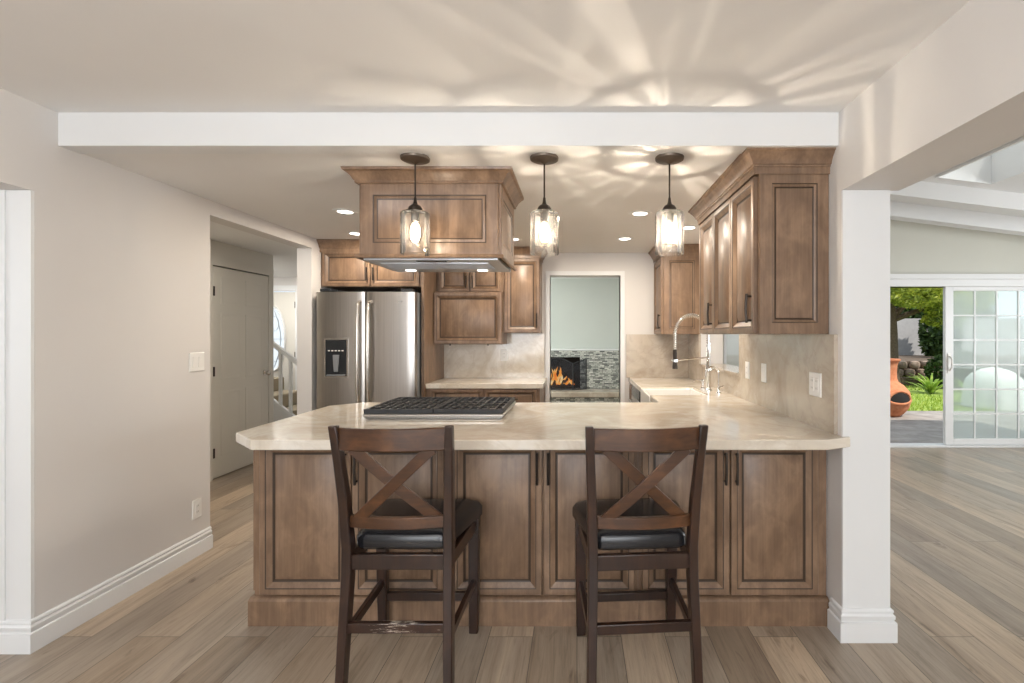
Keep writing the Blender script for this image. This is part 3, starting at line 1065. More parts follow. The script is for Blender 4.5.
sk_ = thing('farmhouse_sink', 'white apron-front sink set into the counter under the window', 'sink', (0.78, 3.9, 0.64))
mb = MB()
sx0, sx1, sy0, sy1, sz = 0.545, 0.998, 3.642, 4.158, 0.906
t_ = 0.022
mb.rings([[(sx0, sy0, 0.64), (sx1, sy0, 0.64), (sx1, sy1, 0.64), (sx0, sy1, 0.64)], [(sx0, sy0, sz), (sx1, sy0, sz), (sx1, sy1, sz), (sx0, sy1, sz)],
          [(sx0 + t_, sy0 + t_, sz), (sx1 - t_, sy0 + t_, sz), (sx1 - t_, sy1 - t_, sz), (sx0 + t_, sy1 - t_, sz)],
          [(sx0 + t_ + .01, sy0 + t_ + .01, 0.67), (sx1 - t_ - .01, sy0 + t_ + .01, 0.67), (sx1 - t_ - .01, sy1 - t_ - .01, 0.67), (sx0 + t_ + .01, sy1 - t_ - .01, 0.67)]])
mb.build('basin', M['porcelain'], sk_, 0.006, seg=3)
MB().lathe([(0.045, 0.671), (0.045, 0.675), (0.03, 0.676), (0.02, 0.673)], 0.77, 3.9, 18).build('drain', M['chrome'], sk_)

# spring pull-down faucet
fx, fy = 1.06, 3.90
fa = thing('spring_faucet', 'tall chrome pull-down spring faucet behind the sink', 'faucet', (fx, fy, ZT1))
MB().lathe([(0.03, ZT1), (0.03, ZT1 + 0.012), (0.022, ZT1 + 0.02), (0.020, ZT1 + 0.13), (0.023, ZT1 + 0.135), (0.023, ZT1 + 0.20), (0.016, ZT1 + 0.21), (0.014, ZT1 + 0.38)], fx, fy, 16).build('post', M['chrome'], fa)
hose = []
for i in range(9):
    hose.append(Vector((fx, fy, ZT1 + 0.36 + 0.10 * i / 8)))
cxh = fx - 0.135
for i in range(1, 25):
    a = PI * i / 24
    hose.append(Vector((cxh + 0.135 * math.cos(a), fy, ZT1 + 0.46 + 0.15 * math.sin(a))))
for i in range(1, 9):
    hose.append(Vector((fx - 0.27, fy, ZT1 + 0.46 - 0.13 * i / 8)))
MB().tube(hose, 0.008, 8).build('hose', M['nickel'], fa)
coil = []
L = [0]
for i in range(1, len(hose)):
    L.append(L[-1] + (hose[i] - hose[i - 1]).length)
turns, per = 46, 8
for q in range(turns * per + 1):
    s = L[-1] * q / (turns * per)
    i = max(j for j in range(len(L)) if L[j] <= s + 1e-9)
    i = min(i, len(hose) - 2)
    t = (s - L[i]) / max(1e-6, L[i + 1] - L[i])
    p = hose[i].lerp(hose[i + 1], t)
    d = (hose[i + 1] - hose[i]).normalized()
    u = Vector((0, 1, 0))
    w_ = d.cross(u).normalized()
    a = 2 * PI * q / per
    coil.append(p + (u * math.cos(a) + w_ * math.sin(a)) * 0.0145)
MB().tube(coil, 0.0032, 5).build('spring', M['chrome'], fa)
hx = fx - 0.27
MB().lathe([(0.016, ZT1 + 0.335), (0.018, ZT1 + 0.30), (0.015, ZT1 + 0.25), (0.020, ZT1 + 0.21), (0.022, ZT1 + 0.18), (0.016, ZT1 + 0.178)], hx, fy, 14).build('spray_head', M['bronze'], fa)
ar = MB().tube([(fx, fy, ZT1 + 0.27), (fx - 0.12, fy, ZT1 + 0.262), (hx, fy, ZT1 + 0.245)], 0.006, 8)
ar.lathe([(0.024, ZT1 + 0.235), (0.024, ZT1 + 0.255)], hx, fy, 14)
ar.build('support_arm', M['chrome'], fa)
MB().tube([(fx, fy - 0.02, ZT1 + 0.165), (fx + 0.01, fy - 0.05, ZT1 + 0.17), (fx + 0.03, fy - 0.09, ZT1 + 0.20)], 0.006, 8).build('lever', M['chrome'], fa)
f2 = thing('filter_faucet', 'small gooseneck faucet just right of the spring faucet', 'faucet', (1.09, 3.72, ZT1))
MB().lathe([(0.02, ZT1), (0.02, ZT1 + 0.01), (0.011, ZT1 + 0.016), (0.010, ZT1 + 0.05), (0.006, ZT1 + 0.055)], 1.09, 3.72, 12).build('base', M['chrome'], f2)
MB().tube([(1.09, 3.72, ZT1 + 0.05), (1.09, 3.72, ZT1 + 0.15)] + [(1.09 - 0.05 + 0.05 * math.cos(PI * i / 12), 3.72, ZT1 + 0.15 + 0.06 * math.sin(PI * i / 12)) for i in range(1, 13)] + [(0.99, 3.72, ZT1 + 0.13)], 0.006, 8).build('spout', M['chrome'], f2)
MB().tube([(1.09, 3.72, ZT1 + 0.045), (1.125, 3.70, ZT1 + 0.06)], 0.005, 8).build('lever', M['chrome'], f2)
f3 = thing('soap_dispenser', 'short chrome soap pump on the counter left of the spring faucet', 'soap dispenser', (1.06, 4.06, ZT1))
MB().lathe([(0.022, ZT1), (0.022, ZT1 + 0.008), (0.012, ZT1 + 0.014), (0.011, ZT1 + 0.05), (0.016, ZT1 + 0.055), (0.016, ZT1 + 0.075), (0.004, ZT1 + 0.08)], 1.06, 4.06, 12).build('pump', M['chrome'], f3)
MB().tube([(1.06, 4.06, ZT1 + 0.068), (1.00, 4.06, ZT1 + 0.075), (0.98, 4.06, ZT1 + 0.06)], 0.005, 8).build('nozzle', M['chrome'], f3)

# cooktop
ck = thing('gas_cooktop', 'black and steel gas cooktop on the peninsula counter', 'cooktop', (-0.78, 2.86, ZT1))
cx0, cx1, cy0, cy1 = -1.153, -0.395, 2.595, 3.125
MB().box(cx0 + 0.012, cx1 - 0.012, cy0 + 0.012, cy1, ZT1 - 0.0, ZT1 + 0.012).box(cx0, cx1, cy0, cy1, ZT1 + 0.012, ZT1 + 0.028).build('body', M['steel'], ck, 0.004)
bp = [(-0.97, 2.98), (-0.97, 2.73), (-0.58, 2.98), (-0.58, 2.73)]
for bx_, by_ in bp:
    b_ = MB().lathe([(0.045, ZT1 + 0.028), (0.045, ZT1 + 0.036), (0.034, ZT1 + 0.038), (0.034, ZT1 + 0.044), (0.028, ZT1 + 0.047)], bx_, by_, 18).build('burner', M['black_iron'], ck)
for gx0, gx1 in ((cx0 + 0.005, -0.776), (-0.772, cx1 - 0.005)):
    g = MB()
    z0, z1 = ZT1 + 0.040, ZT1 + 0.054
    ya, yb = cy0 + 0.005, cy1 - 0.01
    b = 0.014
    g.box(gx0, gx1, ya, ya + b, ZT1 + 0.03, z1).box(gx0, gx1, yb - b, yb, ZT1 + 0.03, z1).box(gx0, gx0 + b, ya + b, yb - b, ZT1 + 0.03, z1).box(gx1 - b, gx1, ya + b, yb - b, ZT1 + 0.03, z1)
    for i in range(1, 8):
        x = gx0 + (gx1 - gx0) * i / 8
        g.box(x - 0.005, x + 0.005, ya + b, yb - b, z0 + 0.002, z1 - 0.001)
    for i in range(1, 5):
        y = ya + (yb - ya) * i / 5
        g.box(gx0 + b, gx1 - b, y - 0.005, y + 0.005, z0 + 0.004, z1 - 0.002)
    g.build('grate', M['black_iron'], ck)

# hood over the cooktop
hd = thing('range_hood', 'boxy brown wood range hood hanging from the ceiling over the cooktop', 'range hood', (-0.78, 2.8, 1.76))
hx0, hx1, hy0, hy1 = -1.137, -0.415, 2.56, 3.06
MB().box(hx0 + 0.002, hx1 - 0.002, hy0 + 0.002, hy1, 1.785, ZK - 0.001).build('body', M['wood'], hd)
HP = [(0, 0.0, 0), (0, 0.016, 0), (0.002, 0.018, 0), (0.062, 0.018, 1), (0.068, 0.014, 0), (0.074, 0.016, 0), (0.082, 0.016, 1), (0.088, 0.012, 0)]
panel(MB(), facing('S', hy0 + 0.002, hx0, 1.79), hx1 - hx0, 0.378, HP).build('front_panel', [M['wood'], M['glaze']], hd)
panel(MB(), facing('E', hx1 - 0.002, hy0, 1.79), hy1 - hy0, 0.378, HP).build('side_panel', [M['wood'], M['glaze']], hd)
panel(MB(), facing('W', hx0 + 0.002, hy1, 1.79), hy1 - hy0, 0.378, HP).build('side_panel', [M['wood'], M['glaze']], hd)
pth = [(hx0 - 0.014, hy1 + 0.006), (hx0 - 0.014, hy0 - 0.016), (hx1 + 0.016, hy0 - 0.016), (hx1 + 0.016, hy1 + 0.006)]
moulding(pth[::-1][::-1], ZK - 0.0715, CROWN_LOW, M['wood'], 'crown_moulding', hd)
LIP = [(0, 0), (0.012, 0), (0.016, 0.006), (0.014, 0.014), (0.008, 0.020), (0, 0.020)]
moulding(pth, 1.772, LIP, M['wood'], 'bottom_moulding', hd)
MB().box(hx0 + 0.004, hx1 - 0.004, hy0 + 0.004, hy1 - 0.004, 1.764, 1.7845).build('insert', M['hood_steel'], hd, 0.003)
for fx0, fx1 in ((-1.08, -0.79), (-0.78, -0.49)):
    fm = MB()
    for i in range(9):
        y = 2.66 + 0.028 * i
        fm.box(fx0, fx1, y, y + 0.016, 1.760, 1.7642)
    fm.build('grease_filter', M['hood_steel'], hd)
for lx in (-1.02, -0.58):
    MB().lathe([(0.032, 1.7645), (0.032, 1.761), (0.022, 1.760)], lx, 2.97, 16).build('lamp', M['hoodlamp'], hd)
MB().box(-0.86, -0.70, hy0 + 0.02, hy0 + 0.05, 1.760, 1.7645).build('control_strip', M['dark_plastic'], hd)

# pendants
PC = [(-0.787, 'pendant lamp with a ribbed glass cylinder hanging before the wooden hood'), (-0.159, 'pendant lamp with a ribbed glass cylinder right of the wooden hood, middle of three'),
      (0.450, 'pendant lamp with a ribbed glass cylinder hanging nearest the right wall cabinets')]
py = 2.352
root = thing('pendant_lamp', PC[0][1], 'pendant lamp', (PC[0][0], py, ZK), 'glass pendants over the peninsula')
px = PC[0][0]
MB().lathe([(0.066, ZK - 0.001), (0.070, ZK - 0.006), (0.068, ZK - 0.016), (0.055, ZK - 0.022), (0.02, ZK - 0.026), (0.008, ZK - 0.034), (0.003, ZK - 0.036)], px, py, 32).build('canopy', M['canopy'], root)
MB().tube([(px, py, ZK - 0.03), (px, py, 2.035)], 0.0042, 8).build('rod', M['bronze'], root)
MB().lathe([(0.006, 2.035), (0.008, 2.015), (0.012, 2.003), (0.024, 1.996), (0.033, 1.984), (0.036, 1.968), (0.034, 1.965), (0.024, 1.962), (0.020, 1.955), (0.019, 1.920), (0.012, 1.917)], px, py, 20).build('cap', M['bronze'], root)
mb = MB()
nr = 32
rs = []
for z, r0 in ((1.966, 0.030), (1.965, 0.060), (1.960, 0.067), (1.948, 0.069), (1.85, 0.069), (1.768, 0.069), (1.760, 0.0685), (1.760, 0.0645), (1.768, 0.0650), (1.85, 0.0655), (1.946, 0.0655), (1.958, 0.060), (1.9625, 0.030)):
    rs.append([(px + r0 * (1 + 0.012 * (-1) ** i) * math.cos(2 * PI * i / nr), py + r0 * (1 + 0.012 * (-1) ** i) * math.sin(2 * PI * i / nr), z) for i in range(nr)])
mb.rings(rs, 0, True, False, False)
mb.build('glass_shade', M['shade_glass'], root, smooth=False)
bl = MB().lathe([(0.012, 1.919), (0.018, 1.91), (0.027, 1.89), (0.030, 1.865), (0.027, 1.835), (0.016, 1.816), (0.003, 1.811)], px, py, 16).build('bulb', M['bulb_glass'], root)
fl = MB()
for i in range(8):
    a = 2 * PI * i / 8
    fl.tube([(px + r_ * math.cos(a), py + r_ * math.sin(a), z_) for r_, z_ in ((0.006, 1.912), (0.014, 1.902), (0.020, 1.888), (0.022, 1.866), (0.020, 1.842), (0.012, 1.824), (0.004, 1.820))], 0.0028, 6)
fl.build('filament', M['bulb'], bl)
for x, lab in PC[1:]:
    copy_tree(root, None, (x, py, ZK), lab)


def pendant_light(x, power, amp):
    """lamp light streaked by the ribbed glass: its strength varies with direction round the axis"""
    d = bpy.data.lights.new('pendant_light', 'POINT')
    d.energy = power
    d.color = (1, 0.91, 0.80)
    d.shadow_soft_size = 0.008
    d.use_nodes = True
    nt = d.node_tree
    em = nt.nodes['Emission']
    g = N(nt, 'ShaderNodeNewGeometry')
    sp = N(nt, 'ShaderNodeSeparateXYZ')
    nt.links.new(g.outputs['Incoming'], sp.inputs[0])
    at = N(nt, 'ShaderNodeMath', operation='ARCTAN2')
    nt.links.new(sp.outputs['Y'], at.inputs[0])
    nt.links.new(sp.outputs['X'], at.inputs[1])
    cb = N(nt, 'ShaderNodeCombineXYZ')
    nt.links.new(at.outputs[0], cb.inputs['X'])
    ml = N(nt, 'ShaderNodeMath', operation='MULTIPLY')
    nt.links.new(sp.outputs['Z'], ml.inputs[0])
    ml.inputs[1].default_value = 0.12
    nt.links.new(ml.outputs[0], cb.inputs['Y'])
    cb.inputs['Z'].default_value = x * 3.0
    f = noise(nt, cb.outputs[0], 5.2, 1, 0.5)
    r = ramp(nt, f, [(0.505, (2.0, 2.0, 2.0)), (0.545, (2.0 + (amp - 2.0) * 0.35,) * 3), (0.61, (amp,) * 3)])
    nt.links.new(r, em.inputs['Strength'])
    o = bpy.data.objects.new('pendant_light', d)
    C.objects.link(o)
    o.location = (x, py, 1.865)
    return o


for (x, _), pw, am in zip(PC, (1.2, 1.9, 2.9), (4.5, 7.0, 9.5)):
    pendant_light(x, pw, am)

# recessed ceiling lights
RL = [(-1.63, 3.40, 'recessed ceiling light left of the wooden hood, nearer of the two there'), (-1.89, 4.14, 'recessed ceiling light in front of the cabinet over the refrigerator'),
      (-0.58, 4.38, 'recessed ceiling light near the tall back cabinet, partly behind the middle pendant'), (0.45, 3.45, 'recessed ceiling light just left of the rightmost pendant glass, nearest to the dining side'),
      (0.43, 4.36, 'recessed ceiling light before the doorway to the fireplace room'), (0.90, 3.91, 'recessed ceiling light just right of the rightmost pendant glass')]
r0 = thing('recessed_light', RL[0][2], 'ceiling light', (RL[0][0], RL[0][1], ZK), 'recessed lights in the kitchen ceiling')
x, y = RL[0][:2]
MB().lathe([(0.050, ZK - 0.003), (0.055, ZK - 0.006), (0.078, ZK - 0.004), (0.080, ZK - 0.0005)], x, y, 28, cap0=False, cap1=False).build('trim_ring', M['white'], r0)
MB().lathe([(0.052, ZK - 0.0035), (0.03, ZK - 0.0045), (0.002, ZK - 0.005)], x, y, 24, cap0=False).build('lens', M['lens'], r0)
for x, y, lab in RL[1:]:
    copy_tree(r0, None, (x, y, ZK), lab)
for x, y, _ in RL:
    light('recessed_lamp', 'AREA', (x, y, ZK - 0.012), (0, 0, -1), 8.5, (1, 0.88, 0.73), 0.09)

# ------------------------------------------------------------------ wall cabinets
UZ0, UZ1 = 1.372, 2.137


def crown(path, parent, z=UZ1):
    return moulding(path, ZK - 0.1095, CROWN, M['wood'], 'crown_moulding', parent)


# right wall, nearest the column
XU = 0.862
wc = thing('wall_cabinet', 'brown glazed wall cabinet on the right with a panelled end and three doors', 'wall cabinet', (1.03, 2.8, UZ0))
MB().box(XU + 0.001, XR - 0.001, 2.298, 3.33, UZ0, ZK - 0.001).build('carcass', M['wood'], wc)
panel(MB(), facing('S', 2.298, XU + 0.004, UZ0), XR - 0.006 - XU, UZ1 - UZ0, FLATP, 0.92).build('end_panel', [M['wood'], M['glaze']], wc)
MB().box(XU - 0.001, XU + 0.022, 2.276, 2.298, UZ0, UZ1).build('corner_stile', M['wood'], wc)
fw = (3.325 - 2.305) / 3
for i in range(3):
    y1 = 3.325 - fw * i
    ha = {0: (fw - 0.03), 1: 0.03, 2: (fw - 0.03)}[i]
    cab_door(facing('W', XU, y1 - 0.002, UZ0 + 0.004), fw - 0.004, UZ1 - UZ0 - 0.02, wc, handle=(ha, 0.05, 0.19) if i != 1 else None)
crown([(XR - 0.001, 3.334), (XU - 0.022, 3.334), (XU - 0.022, 2.278), (XR - 0.001, 2.278)], wc)
# far right corner
wc2 = thing('wall_cabinet', 'brown wall cabinet in the far right corner above the backsplash', 'wall cabinet', (1.0, 4.9, UZ0))
XU2 = 0.835
MB().box(XU2, XR - 0.001, 4.68, YB - 0.001, UZ0, ZK - 0.001).build('carcass', M['wood'], wc2)
panel(MB(), facing('S', 4.68, XU2 + 0.002, UZ0), XR - 0.004 - XU2, UZ1 - UZ0, FLATP, 0.9).build('end_panel', [M['wood'], M['glaze']], wc2)
cab_door(facing('W', XU2, YB - 0.003, UZ0 + 0.004), 0.43, UZ1 - UZ0 - 0.02, wc2, handle=(0.40, 0.05, 0.19))
crown([(XU2 - 0.022, YB - 0.001), (XU2 - 0.022, 4.66), (XR - 0.001, 4.66)], wc2)

# back wall: tall cabinet, small pair, lift-up cabinet
YU = 4.82
b1 = thing('wall_cabinet', 'tall narrow brown wall cabinet left of the doorway', 'wall cabinet', (-0.55, 4.95, UZ0))
MB().box(-0.734, -0.368, YU, YB - 0.001, UZ0 + 0.012, ZK - 0.001).build('carcass', M['wood'], b1)
cab_door(facing('S', YU, -0.720, UZ0 + 0.016), 0.345, 0.735, b1, handle=(0.32, 0.05, 0.19))
crown([(-0.736, YU - 0.022), (-0.366, YU - 0.022), (-0.366, YB - 0.001)], b1)
b2 = thing('wall_cabinet', 'small two-door brown wall cabinet above the lift-up cabinet', 'wall cabinet', (-1.05, 4.95, 1.79))
MB().box(-1.403, -0.737, YU, YB - 0.001, 1.792, ZK - 0.001).build('carcass', M['wood'], b2)
cab_door(facing('S', YU, -1.375, 1.80), 0.302, 0.325, b2, handle=(0.275, 0.03, 0.15), k=0.9)
cab_door(facing('S', YU, -1.062, 1.80), 0.302, 0.325, b2, handle=(0.027, 0.03, 0.15), k=0.9)
crown([(-1.403, YU - 0.022), (-0.738, YU - 0.022)], b2)
b3 = thing('wall_cabinet', 'deep brown lift-up appliance cabinet hanging over the back counter', 'wall cabinet', (-1.05, 4.92, 1.28))
MB().box(-1.403, -0.737, 4.74, YB - 0.001, 1.272, 1.790).build('carcass', M['wood'], b3)
cab_door(facing('S', 4.74, -1.399, 1.282), 0.656, 0.495, b3, name='lift_up_door')
for x in (-1.24, -0.87):
    MB().tube([(x, 4.728, 1.284), (x, 4.728, 1.262)], 0.008, 10).build('knob', M['bronze'], b3)

# refrigerator enclosure
ep = MB().box(-1.430, -1.404, 4.44, YB - 0.001, 0, ZK - 0.001).build('refrigerator_side_panel', M['wood'])
tag(ep, 'tall brown wood panel standing between refrigerator and back counter', 'panel')
b4 = thing('wall_cabinet', 'two-door amber brown cabinet above the refrigerator', 'wall cabinet', (-1.9, 4.7, 1.81))
MB().box(XL + 0.001, -1.431, 4.46, YB - 0.001, 1.81, ZK - 0.001).build('carcass', M['wood'], b4)
cab_door(facing('S', 4.46, XL + 0.02, 1.815), 0.44, 0.318, b4, handle=(0.415, 0.05, 0.17), k=0.9)
cab_door(facing('S', 4.46, XL + 0.467, 1.815), 0.44, 0.318, b4, handle=(0.025, 0.05, 0.17), k=0.9)
crown([(XL + 0.001, 4.438), (-1.404, 4.438), (-1.404, 4.80)], b4)

# refrigerator
rf = thing('refrigerator', 'stainless french-door refrigerator with a dark water dispenser', 'refrigerator', (-1.86, 4.7, 0))
rx0, rx1 = -2.316, -1.436
MB().box(rx0 + 0.01, rx1 - 0.01, 4.35, YB - 0.03, 0.02, 1.752).build('body', M['grey_plastic'], rf)
rm = -1.875


def fdoor(x0, x1, nm, z0, z1):
    mb = MB()
    prof = [(x0, 4.345), (x0, 4.30), (x0 + 0.006, 4.291), (x0 + 0.02, 4.287)]
    n = 8
    for i in range(n + 1):
        t = i / n
        prof.append((x0 + 0.03 + (x1 - x0 - 0.06) * t, 4.284 - 0.008 * math.sin(PI * t)))
    prof += [(x1 - 0.02, 4.287), (x1 - 0.006, 4.291), (x1, 4.30), (x1, 4.345)]
    mb.prism(prof, z0, z1)
    return mb.build(nm, M['steel'], rf)


dl = fdoor(rx0, rm - 0.003, 'door', 0.66, 1.748)
dr = fdoor(rm + 0.003, rx1, 'door', 0.66, 1.748)
fdoor(rx0, rx1, 'freezer_drawer', 0.06, 0.652)
for x, p in ((rm - 0.045, dl), (rm + 0.045, dr)):
    MB().tube([(x, 4.285, 1.66), (x, 4.235, 1.64), (x, 4.222, 1.5), (x, 4.217, 1.22), (x, 4.222, 0.94), (x, 4.235, 0.79), (x, 4.285, 0.77)], 0.015, 12).build('handle', M['nickel'], p)
MB().tube([(rx0 + 0.12, 4.285, 0.60), (rx0 + 0.14, 4.235, 0.60), ((rx0 + rx1) / 2, 4.22, 0.60), (rx1 - 0.14, 4.235, 0.60), (rx1 - 0.12, 4.285, 0.60)], 0.013, 10).build('handle', M['nickel'], rf)
dp = MB()
dx0, dx1, dz0, dz1 = -2.232, -2.022, 0.99, 1.335
dp.rings([[(dx0, 4.286, dz0), (dx1, 4.286, dz0), (dx1, 4.286, dz1), (dx0, 4.286, dz1)], [(dx0, 4.268, dz0), (dx1, 4.268, dz0), (dx1, 4.268, dz1), (dx0, 4.268, dz1)],
          [(dx0 + .012, 4.268, dz0 + .012), (dx1 - .012, 4.268, dz0 + .012), (dx1 - .012, 4.268, dz1 - .012), (dx0 + .012, 4.268, dz1 - .012)],
          [(dx0 + .016, 4.2758, dz0 + .016), (dx1 - .016, 4.2758, dz0 + .016), (dx1 - .016, 4.2758, dz1 - .016), (dx0 + .016, 4.2758, dz1 - .016)]], mats=[0, 0, 1])
dsp = dp.build('water_dispenser', [M['nickel'], M['dark_plastic']], rf)
MB().box(dx0 + .016, dx1 - .016, 4.266, 4.2755, 1.215, dz1 - .016).build('control_screen', M['dark_plastic'], dsp, 0.002)
for i in range(5):
    MB().box(dx0 + 0.035 + 0.03 * i, dx0 + 0.052 + 0.03 * i, 4.2645, 4.266, 1.222, 1.232).build('button', M['plate'], dsp)
MB().prism([(-2.155, 1.19), (-2.10, 1.19), (-2.105, 1.10), (-2.11, 1.04), (-2.145, 1.04), (-2.15, 1.10)], 4.262, 4.275, 'Y').build('paddle', M['grey_plastic'], dsp, 0.003)
MB().box(dx0 + 0.025, dx1 - 0.025, 4.255, 4.275, dz0 + 0.016, dz0 + 0.026).build('drip_tray', M['grey_plastic'], dsp)
for hx_ in (rx0 + 0.03, rx1 - 0.13):
    MB().box(hx_, hx_ + 0.1, 4.30, 4.42, 1.7525, 1.778).build('hinge_cover', M['dark_plastic'], rf, 0.004)
MB().box(-1.60, -1.545, 4.2775, 4.2815, 1.655, 1.672).build('badge', M['chrome'], dr)

# back counter
bc = thing('base_cabinet', 'brown base cabinet with two drawers under the back counter', 'cabinet', (-0.86, 4.8, 0))
MB().box(-1.403, -0.345, 4.50, YB - 0.001, 0.10, 0.868).build('carcass', M['wood'], bc)
MB().box(-1.403, -0.345, 4.56, YB - 0.001, 0, 0.10).build('plinth', M['wood'], bc)
for x in (-1.355, -0.855):
    fdw = facing('S', 4.50, x, 0.69)
    d_ = cab_door(fdw, 0.48, 0.165, bc, name='drawer', k=0.62)
    pull(fdw, 0.085, 0.17, 0.31, d_, vertical=False)
    fdw = facing('S', 4.50, x, 0.12)
    cab_door(fdw, 0.48, 0.55, bc, handle=(0.45 if x < -1 else 0.03, 0.36, 0.50))
o = MB().box(-1.403, -0.315, 4.475, YB - 0.001, 0.869, 0.914).build('countertop', M['counter'], bevel=0.004, seg=3)
tag(o, 'short cream stone counter against the back wall left of the doorway', 'countertop')

# backsplashes (slabs fixed to the walls)
sp_ = MB()
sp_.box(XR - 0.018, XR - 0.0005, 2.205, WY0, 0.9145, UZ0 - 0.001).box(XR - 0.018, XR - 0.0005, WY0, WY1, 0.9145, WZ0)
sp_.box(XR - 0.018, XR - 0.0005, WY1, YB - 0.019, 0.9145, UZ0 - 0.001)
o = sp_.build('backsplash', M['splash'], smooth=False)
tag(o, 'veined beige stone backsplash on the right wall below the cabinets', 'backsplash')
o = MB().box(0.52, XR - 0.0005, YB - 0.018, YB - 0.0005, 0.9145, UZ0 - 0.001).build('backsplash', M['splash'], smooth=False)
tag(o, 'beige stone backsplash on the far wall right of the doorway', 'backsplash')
o = MB().box(-1.403, -0.345, YB - 0.018, YB - 0.0005, 0.9145, 1.38).build('backsplash', M['counter'], smooth=False)
tag(o, 'pale stone backsplash behind the short back counter', 'backsplash')
# pass-through lining
wo = MB().box(XR - 0.03, XR + 0.225, WY0, WY1, WZ0 + 0.0005, WZ0 + 0.02)
struct(wo.build('window_3', M['splash'], smooth=False), 'stone sill of the pass-through opening above the sink', 'window')

# ------------------------------------------------------------------ outlets and switches


def plate(name, f, w, h, lab, cat, rockers=1, outlet=False):
    o = thing(name, lab, cat, f(0, 0, 0))
    mb = MB()
    R = []
    for ins, d in ((0, 0.0), (0, 0.003), (0.003, 0.0055)):
        R.append([f(-w / 2 + ins, -h / 2 + ins, d), f(w / 2 - ins, -h / 2 + ins, d), f(w / 2 - ins, h / 2 - ins, d), f(-w / 2 + ins, h / 2 - ins, d)])
    mb.rings(R)
    mb.build('cover_plate', M['plate'], o)
    for i in range(rockers):
        cx = (i - (rockers - 1) / 2) * 0.046
        q = MB()
        R = []
        for ins, d in ((0, 0.005), (0.001, 0.0075)):
            R.append([f(cx - 0.0165 + ins, -0.033 + ins, d), f(cx + 0.0165 - ins, -0.033 + ins, d), f(cx + 0.0165 - ins, 0.033 - ins, d + (0 if outlet else 0.003)), f(cx - 0.0165 + ins, 0.033 - ins, d + (0 if outlet else 0.003))])
        q.rings(R)
        fc = q.build('outlet_face' if outlet else 'rocker', M['plate'], o)
        if outlet:
            for zz in (-0.018, 0.018):
                s_ = MB()
                for dx in (-0.006, 0.006):
                    s_.rings([[f(cx + dx - 0.0012, zz - 0.005, 0.0074), f(cx + dx + 0.0012, zz - 0.005, 0.0074), f(cx + dx + 0.0012, zz + 0.005, 0.0074), f(cx + dx - 0.0012, zz + 0.005, 0.0074)],
                              [f(cx + dx - 0.0012, zz - 0.005, 0.0079), f(cx + dx + 0.0012, zz - 0.005, 0.0079), f(cx + dx + 0.0012, zz + 0.005, 0.0079), f(cx + dx - 0.0012, zz + 0.005, 0.0079)]])
                s_.build('slot', M['slot'], fc)
    return o


plate('light_switch', facing('E', XL, 3.00, 1.20), 0.116, 0.116, 'white double light switch on the greige left wall', 'switch', 2)
plate('wall_outlet', facing('E', XL, 3.00, 0.29), 0.072, 0.116, 'white outlet low on the left wall above the baseboard', 'outlet', 1, True)
plate('wall_outlet', facing('S', YB - 0.018, -0.77, 1.15), 0.072, 0.116, 'white outlet on the pale backsplash behind the back counter', 'outlet', 1, True)
plate('wall_outlet', facing('W', XR - 0.018, 2.375, 1.125), 0.116, 0.116, 'wide white double outlet on the beige backsplash nearest the column', 'outlet', 2, True)
plate('light_switch', facing('W', XR - 0.018, 3.03, 1.13), 0.072, 0.116, 'single white switch on the beige backsplash, between window and wide outlet', 'switch', 1)
plate('wall_outlet', facing('W', XR - 0.018, 3.32, 1.125), 0.072, 0.116, 'white outlet on the beige backsplash next to the pass-through window', 'outlet', 1, True)

# ------------------------------------------------------------------ bar stools


